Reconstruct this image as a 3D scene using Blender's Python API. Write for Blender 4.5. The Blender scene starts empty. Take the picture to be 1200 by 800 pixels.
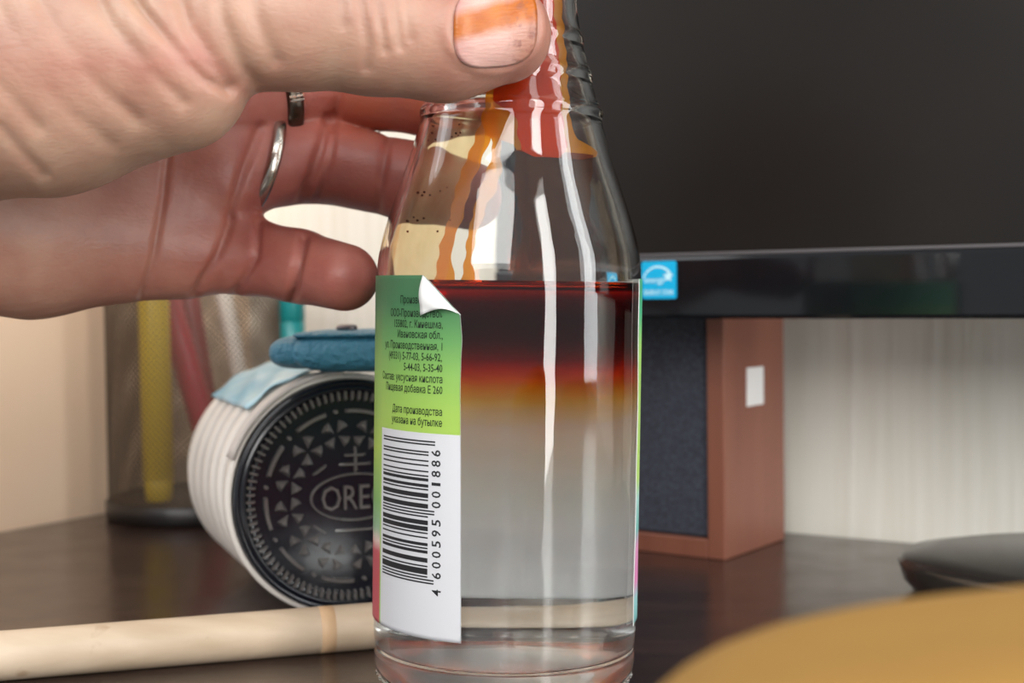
import bpy, bmesh, math, random
import numpy as np
from mathutils import Vector, Matrix

random.seed(7)
S = bpy.context.scene
COL = S.collection
PI = math.pi

# ---------------------------------------------------------------- camera
F, H = 1600.0, 0.0845                       # focal length in pixels of the 1200x800 frame, camera height (m)
PITCH, ROLL = math.atan(55 / F), math.radians(0.7)
fw = Vector((0, math.cos(PITCH), -math.sin(PITCH)))
up0 = Vector((0, math.sin(PITCH), math.cos(PITCH)))
rt0 = Vector((1, 0, 0))
RT = rt0 * math.cos(ROLL) - up0 * math.sin(ROLL)
UP = up0 * math.cos(ROLL) + rt0 * math.sin(ROLL)
EYE = Vector((0, 0, H))
cd = bpy.data.cameras.new('camera')
cam = bpy.data.objects.new('camera', cd)
COL.objects.link(cam)
cam.matrix_world = Matrix(((RT.x, UP.x, -fw.x, 0), (RT.y, UP.y, -fw.y, 0), (RT.z, UP.z, -fw.z, H), (0, 0, 0, 1)))
cd.sensor_width = 36.0
cd.lens = F / 1200 * 36
cd.clip_start = 0.01
cd.dof.use_dof = True
cd.dof.focus_distance = 0.272
cd.dof.aperture_fstop = 18.0
S.camera = cam

# ---------------------------------------------------------------- world, lights, exposure
w = bpy.data.worlds.new('world')
S.world = w
w.use_nodes = True
bg = w.node_tree.nodes['Background']
bg.inputs[0].default_value = (0.93, 0.96, 1.0, 1)
bg.inputs[1].default_value = 0.38


def area(name, loc, target, sx, sy, power, col=(1, 1, 1)):
    l = bpy.data.lights.new(name, 'AREA')
    l.shape = 'RECTANGLE'
    l.size, l.size_y, l.energy, l.color = sx, sy, power, col
    o = bpy.data.objects.new(name, l)
    COL.objects.link(o)
    o.location = loc
    o.rotation_euler = (Vector(target) - Vector(loc)).to_track_quat('-Z', 'Y').to_euler()
    return o


area('balcony_door_light', (0.80, -0.87, 0.42), (0, .3, .25), .26, 1.5, 15, (1.0, .98, .95))
area('window_light', (-0.40, -1.15, .85), (0, .35, .1), 1.0, 1.0, 20, (1.0, .985, .96))
area('side_window_light', (-0.275, 0.345, 0.36), (0, .30, .11), .17, .5, .55, (.97, .985, 1.0))
area('right_highlight_light', (0.50, 0.15, 0.24), (0, .294, .10), .17, .46, 1.7, (.94, .97, 1.0))  # unseen lamp, added to put the highlight on the bottle neck

S.view_settings.view_transform = 'Standard'
S.view_settings.look = 'None'
S.view_settings.gamma = 1.0
S.view_settings.use_curve_mapping = False
S.view_settings.exposure = 0.38
S.cycles.max_bounces = 16
S.cycles.transmission_bounces = 16
S.cycles.transparent_max_bounces = 16
S.cycles.glossy_bounces = 6
S.cycles.sample_clamp_indirect = 4.0
S.cycles.blur_glossy = 0.6


# ---------------------------------------------------------------- pixel -> place helpers
def ray(px, py):
    return fw + RT * ((px - 600) / F) + UP * ((400 - py) / F)


def P(px, py, Y):
    d = ray(px, py)
    return EYE + d * (Y / d.y)


def G(px, py, z=0.0):
    d = ray(px, py)
    return EYE + d * ((z - H) / d.z)


# ---------------------------------------------------------------- object helpers
def link(name, me, mats=None, parent=None, smooth=True):
    o = bpy.data.objects.new(name, me)
    COL.objects.link(o)
    for m in ([mats] if not isinstance(mats, (list, tuple)) else mats):
        if m is not None:
            me.materials.append(m)
    if smooth and len(me.polygons):
        me.polygons.foreach_set('use_smooth', [True] * len(me.polygons))
    if parent is not None:
        o.parent = parent
    return o


def mesh(name, V, Fc, mats=None, parent=None, smooth=True):
    me = bpy.data.meshes.new(name)
    me.from_pydata([tuple(v) for v in V], [], Fc)
    me.update()
    return link(name, me, mats, parent, smooth)


def from_bm(name, bm, mats=None, parent=None, smooth=False):
    me = bpy.data.meshes.new(name)
    bm.normal_update()
    bm.to_mesh(me)
    bm.free()
    return link(name, me, mats, parent, smooth)


def empty(name, loc=(0, 0, 0), rz=0.0):
    o = bpy.data.objects.new(name, None)
    o.empty_display_size = .01
    COL.objects.link(o)
    o.location = loc
    o.rotation_euler = (0, 0, rz)
    return o


def tag(o, label, cat, group=None, kind=None):
    o['label'] = label
    o['category'] = cat
    if group:
        o['group'] = group
    if kind:
        o['kind'] = kind
    return o


def box_bm(sx, sy, sz, c=(0, 0, 0), bev=0.0, seg=2, bm=None):
    own = bm is None
    b = bmesh.new()
    bmesh.ops.create_cube(b, size=1.0, matrix=Matrix.Translation(c) @ Matrix.Diagonal((sx, sy, sz, 1)))
    if bev > 0:
        bmesh.ops.bevel(b, geom=b.edges[:], offset=bev, segments=seg, profile=.5, affect='EDGES')
    if own:
        return b
    me = bpy.data.meshes.new('t')
    b.to_mesh(me)
    b.free()
    bm.from_mesh(me)
    bpy.data.meshes.remove(me)
    return bm


def box(name, s, c, m, parent=None, bev=0.0, seg=2):
    return from_bm(name, box_bm(*s, c=c, bev=bev, seg=seg), m, parent)


def lathe(prof, n=96, closed=False):
    """prof: list of (r, z); returns verts, faces. r==0 makes a pole fan."""
    V, Fc, rings = [], [], []
    for r, z in prof:
        if r <= 1e-9:
            rings.append([len(V)])
            V.append((0, 0, z))
        else:
            rings.append(list(range(len(V), len(V) + n)))
            V += [(r * math.cos(2 * PI * i / n), r * math.sin(2 * PI * i / n), z) for i in range(n)]
    for a, b in zip(rings[:-1], rings[1:]):
        for i in range(n):
            j = (i + 1) % n
            if len(a) == 1 and len(b) == 1:
                continue
            if len(a) == 1:
                Fc.append((a[0], b[j], b[i]))
            elif len(b) == 1:
                Fc.append((a[i], a[j], b[0]))
            else:
                Fc.append((a[i], a[j], b[j], b[i]))
    return V, Fc


def tube_between(a, b, r, n=16, r2=None):
    a, b = Vector(a), Vector(b)
    q = (b - a).to_track_quat('Z', 'Y')
    L = (b - a).length
    r2 = r if r2 is None else r2
    V, Fc = lathe([(0, 0), (r * .92, 0), (r, r * .08), (r2, L - r2 * .08), (r2 * .92, L), (0, L)], n)
    return [a + q @ Vector(v) for v in V], Fc


# ---------------------------------------------------------------- node helpers
def new_mat(name):
    m = bpy.data.materials.new(name)
    m.use_nodes = True
    nt = m.node_tree
    nt.nodes.clear()
    out = nt.nodes.new('ShaderNodeOutputMaterial')
    return m, nt, out


def nd(nt, typ, **kw):
    n = nt.nodes.new(typ)
    for k, v in kw.items():
        if k.startswith('i_'):
            key = k[2:]
            n.inputs[int(key) if key.isdigit() else key.replace('_', ' ')].default_value = v
        else:
            setattr(n, k, v)
    return n


def mth(nt, op, a, b=None, c=None, clamp=False):
    n = nt.nodes.new('ShaderNodeMath')
    n.operation = op
    n.use_clamp = clamp
    for i, x in enumerate((a, b, c)):
        if x is None:
            continue
        if isinstance(x, (int, float)):
            n.inputs[i].default_value = x
        else:
            nt.links.new(x, n.inputs[i])
    return n.outputs[0]


def ramp(nt, fac, stops, interp='LINEAR'):
    n = nt.nodes.new('ShaderNodeValToRGB')
    n.color_ramp.interpolation = interp
    e = n.color_ramp.elements
    while len(e) < len(stops):
        e.new(0.5)
    for i, (p, c) in enumerate(stops):
        e[i].position = p
        e[i].color = tuple(c) + ((1,) if len(c) == 3 else ())
    nt.links.new(fac, n.inputs[0])
    return n.outputs[0]


def mixc(nt, fac, a, b, typ='MIX'):
    n = nt.nodes.new('ShaderNodeMix')
    n.data_type = 'RGBA'
    n.blend_type = typ
    for i, x in ((0, fac), (6, a), (7, b)):
        if isinstance(x, (int, float)):
            n.inputs[i].default_value = x
        elif isinstance(x, tuple):
            n.inputs[i].default_value = x + ((1,) if len(x) == 3 else ())
        else:
            nt.links.new(x, n.inputs[i])
    return n.outputs[2]


def sr(r, g, b):
    f = lambda c: c / 12.92 if c <= .04045 else ((c + .055) / 1.055) ** 2.4
    return (f(r / 255), f(g / 255), f(b / 255))


def noise(nt, scale, detail=4, vec=None, rough=.5, stretch=None, coord='Object'):
    if vec is None:
        tc = nd(nt, 'ShaderNodeTexCoord')
        vec = tc.outputs[coord]
    if stretch:
        mp = nd(nt, 'ShaderNodeMapping')
        mp.inputs['Scale'].default_value = stretch
        nt.links.new(vec, mp.inputs[0])
        vec = mp.outputs[0]
    n = nd(nt, 'ShaderNodeTexNoise')
    n.inputs['Scale'].default_value = scale
    n.inputs['Detail'].default_value = detail
    n.inputs['Roughness'].default_value = rough
    nt.links.new(vec, n.inputs['Vector'])
    return n.outputs[0]


def pbr(name, col, rough=.5, metal=0.0, spec=.5, var=None, bump=None, **kw):
    """var=(color2, scale, stretch) mottles the colour; bump=(scale, strength, dist, stretch)."""
    m, nt, out = new_mat(name)
    p = nd(nt, 'ShaderNodeBsdfPrincipled')
    p.inputs['Base Color'].default_value = tuple(col) + (1,)
    p.inputs['Roughness'].default_value = rough
    p.inputs['Metallic'].default_value = metal
    p.inputs['Specular IOR Level'].default_value = spec
    for k, v in kw.items():
        p.inputs[k.replace('_', ' ')].default_value = v
    if var:
        c2, sc, st = var
        n = noise(nt, sc, 5, stretch=st)
        nt.links.new(mixc(nt, ramp(nt, n, [(.3, (0, 0, 0)), (.7, (1, 1, 1))]), tuple(col), tuple(c2)), p.inputs['Base Color'])
    if bump:
        sc, strg, dist, st = bump
        b = nd(nt, 'ShaderNodeBump')
        b.inputs['Strength'].default_value = strg
        b.inputs['Distance'].default_value = dist
        nt.links.new(noise(nt, sc, 4, stretch=st), b.inputs['Height'])
        nt.links.new(b.outputs[0], p.inputs['Normal'])
    nt.links.new(p.outputs[0], out.inputs[0])
    return m


# ---------------------------------------------------------------- the room shell and desk
BACK = math.radians(32)                                    # the back wall recedes to the left of the view
bdir = Vector((-math.cos(BACK), math.sin(BACK), 0))        # along the back wall, towards the corner
ldir = Vector((math.sin(BACK), math.cos(BACK), 0))         # along the left wall, towards the corner
pB = Vector((.0960, .480, 0))
pL = Vector((-.1718, .5275, 0))
s_ = ((pL - pB).cross(ldir)).z / (bdir.cross(ldir)).z
corner = pB + bdir * s_

m_wall_l = pbr('cream_painted_plaster', sr(242, 212, 182), .75, var=(sr(236, 205, 174), 9, (1, 1, 1)), bump=(160, .06, .002, (1, 1, 1)))
m_wall_b, nt, out = new_mat('pale_ribbed_wallpaper')
p = nd(nt, 'ShaderNodeBsdfPrincipled', i_Roughness=.7)
n1 = noise(nt, 34, 5, stretch=(9, 9, .35))
n2 = noise(nt, 5, 3, stretch=(5, 5, .2))
c = mixc(nt, ramp(nt, n1, [(.35, (0, 0, 0)), (.65, (1, 1, 1))]), sr(231, 227, 215), sr(240, 237, 228))
c = mixc(nt, ramp(nt, n2, [(.4, (0, 0, 0)), (.62, (.5, .5, .5))]), c, sr(224, 219, 205))
nt.links.new(c, p.inputs['Base Color'])
b = nd(nt, 'ShaderNodeBump', i_Strength=.25, i_Distance=.001)
nt.links.new(n1, b.inputs['Height'])
nt.links.new(b.outputs[0], p.inputs['Normal'])
nt.links.new(p.outputs[0], out.inputs[0])


def wall(name, a, d, L, m, thick=.06, z0=-.75, z1=1.6):
    n = Vector((-d.y, d.x, 0))
    if n.dot(Vector((0, 1, 0))) < 0:
        n = -n
    V = []
    for k in (0, thick):
        for t in (0, L):
            for z in (z0, z1):
                q = a + d * t + n * k
                V.append((q.x, q.y, z))
    Fc = [(0, 1, 3, 2), (4, 6, 7, 5), (0, 2, 6, 4), (1, 5, 7, 3), (0, 4, 5, 1), (2, 3, 7, 6)]
    o = mesh(name, V, Fc, m, None, False)
    o['kind'] = 'structure'
    return o


wall('wall_back', corner, -bdir, 1.25, m_wall_b)
wall('wall_left', corner, -ldir, .205, m_wall_l)
m_floor = pbr('brown_floor_boards', sr(120, 92, 70), .5, var=(sr(96, 72, 54), 4, (1, 12, 1)))
fl = box('floor', (4, 4, .04), (0, -.4, -.77), m_floor)
fl['kind'] = 'structure'

m_desk, nt, out = new_mat('dark_wenge_laminate')
p = nd(nt, 'ShaderNodeBsdfPrincipled')
p.inputs['Specular IOR Level'].default_value = .95
g1 = noise(nt, 26, 6, stretch=(.5, 7, 7), rough=.6)
g2 = noise(nt, 260, 3, stretch=(.25, 3, 3))
c = mixc(nt, ramp(nt, g1, [(.35, (0, 0, 0)), (.7, (1, 1, 1))]), sr(40, 28, 24), sr(60, 43, 36))
c = mixc(nt, ramp(nt, g2, [(.55, (0, 0, 0)), (.75, (.6, .6, .6))]), c, sr(74, 60, 54))
nt.links.new(c, p.inputs['Base Color'])
nt.links.new(ramp(nt, noise(nt, 60, 4), [(.3, (.17, .17, .17)), (.7, (.27, .27, .27))]), p.inputs['Roughness'])
b = nd(nt, 'ShaderNodeBump', i_Strength=.12, i_Distance=.0006)
nt.links.new(g2, b.inputs['Height'])
nt.links.new(b.outputs[0], p.inputs['Normal'])
nt.links.new(p.outputs[0], out.inputs[0])

desk = empty('desk', (.0, .2, -.75))
tag(desk, 'dark brown wood grain desk top under the bottle, speaker and tin, reaching both walls', 'desk')


def prism(name, pts, z0, z1, m, parent, bev=.0015):
    bm = bmesh.new()
    f = bm.faces.new([bm.verts.new((q[0], q[1], z0)) for q in pts])
    r = bmesh.ops.extrude_face_region(bm, geom=[f])
    bmesh.ops.translate(bm, verts=[v for v in r['geom'] if isinstance(v, bmesh.types.BMVert)], vec=(0, 0, z1 - z0))
    bmesh.ops.recalc_face_normals(bm, faces=bm.faces[:])
    if bev:
        bmesh.ops.bevel(bm, geom=bm.edges[:], offset=bev, segments=2, profile=.5, affect='EDGES')
    return from_bm(name, bm, m, parent)


off = Vector((0, -.2, .75))
q = [corner - ldir * .37, corner - ldir * .001 - bdir * .001, corner - bdir * 1.1, corner - bdir * 1.1 - ldir * .37]
q = [v - Vector((0, .0015, 0)) + off for v in q]
prism('desk_top', [(v.x, v.y) for v in q], .728, .75, m_desk, desk)
for v in q:
    cc = sum(q, Vector()) / 4
    u = v.lerp(cc, .25)
    box('leg', (.05, .05, .728), (u.x, u.y, .364), m_desk, desk, .002)

# ---------------------------------------------------------------- the glass bottle
SC = .2934 / F                                             # metres per pixel at the bottle
B = G(590.5, 806)
CX = lambda y: 590.8 + (745 - y) * .0128                   # pixel column of the axis at image row y
Zr = lambda y: (806 - y) * SC * 1.0012                      # height along the bottle's axis at image row y
TILT = math.radians(1.45)
bottle = empty('glass_bottle', B + Vector((0, 0, .0009)))
bottle.rotation_euler = (0, TILT, 0)
tag(bottle, 'clear glass bottle of layered red and clear liquid, green label with a peeled corner', 'bottle')

outer_px = [(806, 118), (804, 132), (799, 141), (790, 147.5), (778, 151), (765, 152), (756, 150.6), (748, 152), (738, 153), (640, 153),
            (540, 153), (440, 153), (345, 153), (330, 152.8), (315, 152), (298, 149.8), (275, 144), (250, 136), (225, 127.3), (200, 118.6),
            (175, 111), (158, 106.5), (150, 104.6), (146, 105.6), (142, 106), (138, 105), (134, 101.6), (120, 96.5), (108, 92.6), (104, 93.4),
            (99, 93.6), (95, 92), (91, 88.8), (78, 85.2), (66, 82.2), (62, 83), (57, 82.9), (53, 81.4), (49, 78.6), (30, 75.5), (0, 72), (-40, 70),
            (-70, 70), (-74, 78), (-90, 80), (-108, 79), (-114, 74)]
TH = 10.0                                                   # wall thickness in the same pixels
outer = [(r * SC, Zr(y)) for y, r in outer_px]


def smooth_prof(pr, it=2):
    for _ in range(it):
        o2 = [pr[0]]
        for a, b in zip(pr[:-1], pr[1:]):
            o2.append((a[0] * .75 + b[0] * .25, a[1] * .75 + b[1] * .25))
            o2.append((a[0] * .25 + b[0] * .75, a[1] * .25 + b[1] * .75))
        o2.append(pr[-1])
        pr = o2
    return pr


outer_s = smooth_prof([(0, Zr(795)), (70 * SC, Zr(797)), (104 * SC, Zr(802))] + outer, 2)
oz = np.array([z for r, z in outer])
orr = np.array([r for r, z in outer])
mid_sm = [(y, r) for y, r in outer_px if y <= 745]


def r_out(z):
    return float(np.interp(z, oz, orr))


# the inner wall does not follow the small ribs of the outside
inner_pts = [(345, 153), (330, 152.6), (315, 151.5), (298, 149), (275, 143), (250, 135), (225, 126.6), (200, 118), (175, 110.4), (150, 103.5), (120, 95.6),
             (90, 87.8), (60, 80.6), (30, 75), (0, 71.8), (-40, 70), (-108, 69)]
iz = np.array([Zr(y) for y, r in inner_pts])
ir = np.array([(r - TH) * SC for y, r in inner_pts])


def r_in(z):
    return float(np.interp(z, iz, ir)) if z > Zr(345) else (153 - TH) * SC


LIQ = Zr(339)                                               # the liquid's level
upper_inner = [(r_in(z), z) for z in np.linspace(LIQ + .0006, Zr(-108), 60)]
lower_inner = smooth_prof([(0, Zr(752)), (60 * SC, Zr(753)), (118 * SC, Zr(756)), (134 * SC, Zr(755)), (141 * SC, Zr(750)),
                           ((153 - TH) * SC, Zr(740)), ((153 - TH) * SC, Zr(700))], 2)
for z in np.linspace(Zr(690), LIQ + .0006, 30):
    lower_inner.append((r_in(z), float(z)))

m_glass, nt, out = new_mat('clear_bottle_glass')
g = nd(nt, 'ShaderNodeBsdfGlass', i_IOR=1.5, i_Roughness=0.0)
g.inputs['Color'].default_value = (.985, .995, .99, 1)
bnode = nd(nt, 'ShaderNodeBump', i_Strength=.10, i_Distance=.002)
nt.links.new(noise(nt, 60, 2, stretch=(1, 1, .6)), bnode.inputs['Height'])
nt.links.new(bnode.outputs[0], g.inputs['Normal'])
nt.links.new(g.outputs[0], out.inputs[0])

V, Fc = lathe(outer_s, 128)
lip = [(73 * SC, Zr(-117)), (70 * SC, Zr(-114))]
nV = len(V)
V2, F2 = lathe([outer[-1]] + lip + upper_inner[::-1], 128)
m_frost, nt, out = new_mat('stippled_base_glass')
g = nd(nt, 'ShaderNodeBsdfGlass', i_IOR=1.5, i_Roughness=.45)
g.inputs['Color'].default_value = (.985, .995, .99, 1)
nt.links.new(g.outputs[0], out.inputs[0])
glass = mesh('glass_body', V + V2, Fc + [tuple(i + nV for i in f) for f in F2], [m_glass, m_frost], bottle)
for pl_ in glass.data.polygons:
    if pl_.center.z < Zr(794) and pl_.normal.z < -.5:
        pl_.material_index = 1
bm = bmesh.new()
bm.from_mesh(glass.data)
bmesh.ops.remove_doubles(bm, verts=bm.verts, dist=2e-6)
bm.to_mesh(glass.data)
bm.free()

# the liquid meets the glass directly: its wall carries the glass-to-liquid step of refraction, its top the liquid-to-air step
m_liq, nt, out = new_mat('layered_liquid')
g = nd(nt, 'ShaderNodeBsdfGlass', i_IOR=1.345 / 1.5, i_Roughness=0.0)
tc = nd(nt, 'ShaderNodeTexCoord')
sep = nd(nt, 'ShaderNodeSeparateXYZ')
nt.links.new(tc.outputs['Object'], sep.inputs[0])
wob = noise(nt, 45, 4, stretch=(1, 1, 3.0))
zz = mth(nt, 'ADD', sep.outputs[2], mth(nt, 'MULTIPLY', mth(nt, 'SUBTRACT', wob, .5), .005))
t = mth(nt, 'DIVIDE', mth(nt, 'SUBTRACT', zz, Zr(500)), Zr(339) - Zr(500), clamp=True)   # 0 at the clear layer, 1 at the surface
LIQ_STOPS = [(0.0, (.985, .99, .995)), (.07, (.985, .98, .95)), (.124, (1, .96, .72)), (.217, (1, .86, .40)), (.31, (1, .60, .18)), (.37, (1, .40, .11)),
             (.435, (.80, .25, .09)), (.50, (.58, .16, .09)), (.62, (.42, .11, .11)), (.745, (.38, .10, .12)), (.87, (.52, .11, .13)), (.96, (.88, .16, .07)), (1.0, (.92, .26, .05))]
colr = ramp(nt, t, LIQ_STOPS)
nt.links.new(colr, g.inputs['Color'])
nt.links.new(g.outputs[0], out.inputs[0])
m_liqtop, nt, out = new_mat('liquid_surface')
g = nd(nt, 'ShaderNodeBsdfGlass', i_IOR=1.345, i_Roughness=0.0)
g.inputs['Color'].default_value = (.80, .20, .06, 1)
nt.links.new(g.outputs[0], out.inputs[0])
V, Fc = lathe(lower_inner, 128)
nV, nF = len(V), len(Fc)
rr = lower_inner[-1][0]
V2, F2 = lathe([(rr, LIQ + .0006), (rr - .0003, LIQ + .0001), (rr - .0009, LIQ - .0002), (rr - .002, LIQ - .0004), (0, LIQ - .0004)], 128)
liq = mesh('liquid', V + V2, Fc + [tuple(i + nV for i in f) for f in F2], [m_liq, m_liqtop], bottle)
for i, pol in enumerate(liq.data.polygons):
    pol.material_index = 0 if i < nF else 1
bm = bmesh.new()
bm.from_mesh(liq.data)
bmesh.ops.remove_doubles(bm, verts=bm.verts, dist=2e-6)
bmesh.ops.recalc_face_normals(bm, faces=bm.faces[:])
bm.to_mesh(liq.data)
bm.free()
liq['label'] = 'liquid dark red on top, orange below it, clear in the lower half'

# knurling beads round the heel
bm = bmesh.new()
for i in range(40):
    a = 2 * PI * i / 40
    rb = 146.5 * SC
    bmesh.ops.create_icosphere(bm, subdivisions=2, radius=.00075, matrix=Matrix.Translation((rb * math.cos(a), rb * math.sin(a), Zr(787))))
kn = from_bm('heel_beads', bm, m_glass, bottle, True)
kn['kind'] = 'stuff'


# ---------------------------------------------------------------- the label, laid round the bottle
def TH_(px, y):
    """angle round the bottle (0 = towards the viewer, + to the right) of pixel px on row y"""
    return math.asin(max(-1, min(1, (px - CX(y)) / 153.0)))


def cyl(th, z, dr=0.0):
    r = r_out(z) + dr
    return (r * math.sin(th), -r * math.cos(th), z)


def Zq(px, y):
    """height along the axis of the point on the label's near side seen at pixel (px, y)"""
    zc = (806 - 345) * SC
    return zc - (y - 345) * SC * (1 - 153 * SC * math.cos(TH_(px, y)) / .2934)


ztop, zbot = Zr(331), Zq(475, 746)
fold_A, fold_B = (505, 331), (546, 373)


def label_start(z):
    y = 806 - z / (SC * 1.0012)
    if y < fold_B[1]:
        f = (y - fold_A[1]) / (fold_B[1] - fold_A[1])
        return TH_(fold_A[0] + (fold_B[0] - fold_A[0]) * (f ** .9), y)
    px = np.interp(y, [373, 398, 420, 450, 520, 600, 755], [546, 547.5, 546, 545, 545.5, 545.5, 545.5])
    return TH_(float(px), y)


def label_end(z):
    y = 806 - z / (SC * 1.0012)
    wv = .006 * math.sin(y / 23) + .010 * math.sin(y / 71 + 1)
    return math.radians(68.0) + wv - 2 * PI


m_print, nt, out = new_mat('printed_label_paper')
uv = nd(nt, 'ShaderNodeUVMap', uv_map='UVMap')
sep = nd(nt, 'ShaderNodeSeparateXYZ')
nt.links.new(uv.outputs[0], sep.inputs[0])
U, Vv = sep.outputs[0], sep.outputs[1]                      # U = angle / 360 + 1 (front = 1, falls to the left), V = 0 bottom .. 1 top
green = ramp(nt, Vv, [(0.0, sr(150, 205, 70)), (.50, sr(172, 208, 62)), (.62, sr(160, 203, 66)), (.72, sr(135, 190, 72)), (.82, sr(88, 160, 72)), (.92, sr(30, 116, 58)), (1.0, sr(20, 105, 52))])
yv = lambda y: (Zq(500, y) - zbot) / (ztop - zbot)
uu = lambda deg: deg / 360.0 + 1
# front design: green above, pale and pink-red fruit band below
design = ramp(nt, mth(nt, 'ADD', Vv, mth(nt, 'MULTIPLY', mth(nt, 'SUBTRACT', noise(nt, 90, 3), .5), .10)),
              [(0.0, sr(196, 40, 64)), (.20, sr(200, 48, 70)), (.235, sr(236, 206, 196)), (.27, sr(150, 190, 150)), (.34, sr(120, 180, 90)), (.5, sr(172, 208, 62)), (.72, sr(135, 190, 72)), (.9, sr(30, 116, 58)), (1, sr(20, 105, 52))])
teal = ramp(nt, Vv, [(0, sr(110, 190, 190)), (.07, sr(150, 215, 215)), (.12, sr(236, 130, 190)), (.22, sr(235, 150, 200)), (.27, sr(90, 190, 180)), (.36, sr(170, 225, 215)), (.42, sr(185, 228, 90)), (.80, sr(165, 225, 90)), (.90, sr(30, 190, 130)), (1, sr(10, 165, 110))])
c = mixc(nt, mth(nt, 'LESS_THAN', U, uu(-66.0)), green, design)
c = mixc(nt, mth(nt, 'LESS_THAN', U, uu(-210)), c, teal)
inpanel = mth(nt, 'MULTIPLY', mth(nt, 'GREATER_THAN', U, uu(-64.8)), mth(nt, 'LESS_THAN', Vv, yv(512)))
c = mixc(nt, inpanel, c, sr(222, 223, 228))
edge = mth(nt, 'LESS_THAN', mth(nt, 'SUBTRACT', U, uu(-292)), .0032)
c = mixc(nt, edge, c, sr(240, 244, 236))
d = nd(nt, 'ShaderNodeBsdfPrincipled', i_Roughness=.45)
nt.links.new(c, d.inputs['Base Color'])
tr = nd(nt, 'ShaderNodeBsdfTranslucent')
nt.links.new(mixc(nt, .92, c, (.94, .95, .96)), tr.inputs[0])
mx = nd(nt, 'ShaderNodeMixShader')
mx.inputs[0].default_value = .28
nt.links.new(d.outputs[0], mx.inputs[1])
nt.links.new(tr.outputs[0], mx.inputs[2])
nt.links.new(mx.outputs[0], out.inputs[0])

m_paper, nt, out = new_mat('white_label_back')
d = nd(nt, 'ShaderNodeBsdfPrincipled', i_Roughness=.6)
cc = mixc(nt, ramp(nt, noise(nt, 40, 3, stretch=(1, 1, 3)), [(.4, (0, 0, 0)), (.6, (1, 1, 1))]), sr(248, 248, 246), sr(240, 241, 240))
nt.links.new(cc, d.inputs['Base Color'])
tr = nd(nt, 'ShaderNodeBsdfTranslucent')
nt.links.new(cc, tr.inputs[0])
mx = nd(nt, 'ShaderNodeMixShader')
mx.inputs[0].default_value = .20
nt.links.new(d.outputs[0], mx.inputs[1])
nt.links.new(tr.outputs[0], mx.inputs[2])
nt.links.new(mx.outputs[0], out.inputs[0])

NU, NZ = 150, 84
zrows = [zbot + (ztop - zbot) * j / NZ for j in range(NZ + 1)]
V, UVs = [], []
for layer in (0, 1):                                        # 0 = printed face, 1 = back
    for z in zrows:
        a, e = label_start(z), label_end(z)
        for i in range(NU + 1):
            s = (i / NU)
            s = s ** 1.25 if s < .999 else 1.0
            th = a + (e - a) * s
            lift = .00022 if layer == 0 else .00009
            near = max(0.0, 1 - (th - e) * .028 / .004)         # the far end has come a little loose
            lift += .0006 * near ** 2
            y = 806 - z / (SC * 1.0012)
            nearA = max(0.0, 1 - (a - th) * .028 / .006)
            lift += .00045 * nearA ** 2 * max(0, 1 - abs(y - 372) / 55)
            V.append(cyl(th, z, lift))
            UVs.append((th / (2 * PI) + 1, (z - zbot) / (ztop - zbot)))
W = NU + 1
L0 = W * (NZ + 1)
Fc, mi = [], []
for j in range(NZ):
    for i in range(NU):
        a = j * W + i
        Fc.append((a + 1, a, a + W, a + W + 1)); mi.append(0)
        Fc.append((L0 + a, L0 + a + 1, L0 + a + W + 1, L0 + a + W)); mi.append(1)
for j in range(NZ):
    for i in (0, NU):
        a = j * W + i
        Fc.append((a, a + W, L0 + a + W, L0 + a) if i == 0 else (a + W, a, L0 + a, L0 + a + W)); mi.append(1)
for i in range(NU):
    for j in (0, NZ):
        a = j * W + i
        Fc.append((a + 1, a, L0 + a, L0 + a + 1) if j else (a, a + 1, L0 + a + 1, L0 + a)); mi.append(1)
label = mesh('label', V, Fc, [m_print, m_paper], bottle)
label.data.polygons.foreach_set('material_index', mi)
ul = label.data.uv_layers.new(name='UVMap')
for lp in label.data.loops:
    ul.data[lp.index].uv = UVs[lp.vertex_index]
label['label'] = 'paper label, green above with small Cyrillic print and a white barcode panel below'

# folded-over corner: white triangle
C2 = (505.5, 374)
V, Fc = [], []
N = 12
idx = {}
for i in range(N + 1):
    for j in range(N + 1 - i):
        a, b_ = i / N, j / N
        k = 1 - a - b_
        px = fold_A[0] * k + fold_B[0] * a + C2[0] * b_
        py = fold_A[1] * k + fold_B[1] * a + C2[1] * b_
        px += 2.0 * math.sin(PI * a) * b_ * 2
        py += -7.0 * 4 * a * b_ * (1 - k)
        idx[(i, j)] = len(V)
        V.append(cyl(TH_(px, py), Zr(py), .00034 + .0012 * math.sin(min(1, b_ * 1.3) * PI * .75)))
for i in range(N):
    for j in range(N - i):
        Fc.append((idx[(i, j)], idx[(i + 1, j)], idx[(i, j + 1)]))
        if j < N - i - 1:
            Fc.append((idx[(i + 1, j)], idx[(i + 1, j + 1)], idx[(i, j + 1)]))
flap = mesh('folded_corner', V, Fc, m_paper, label)
sm = flap.modifiers.new('s', 'SOLIDIFY')
sm.thickness = .00012
flap['label'] = 'white folded-over corner of the label'

# lettering
m_ink = pbr('dark_green_ink', sr(22, 40, 26), .6)
m_black = pbr('black_ink', sr(22, 22, 26), .6)


def text_data(body, bold=0.0):
    cu = bpy.data.curves.new('t', 'FONT')
    cu.body = body
    cu.size = 1.0
    cu.resolution_u = 2
    cu.offset = bold
    o = bpy.data.objects.new('t', cu)
    COL.objects.link(o)
    dg = bpy.context.evaluated_depsgraph_get()
    me = o.evaluated_get(dg).to_mesh()
    V = np.array([v.co[:] for v in me.vertices]).reshape(-1, 3)
    Fc = [tuple(p.vertices) for p in me.polygons]
    o.to_mesh_clear()
    bpy.data.objects.remove(o)
    bpy.data.curves.remove(cu)
    return V, Fc


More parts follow.
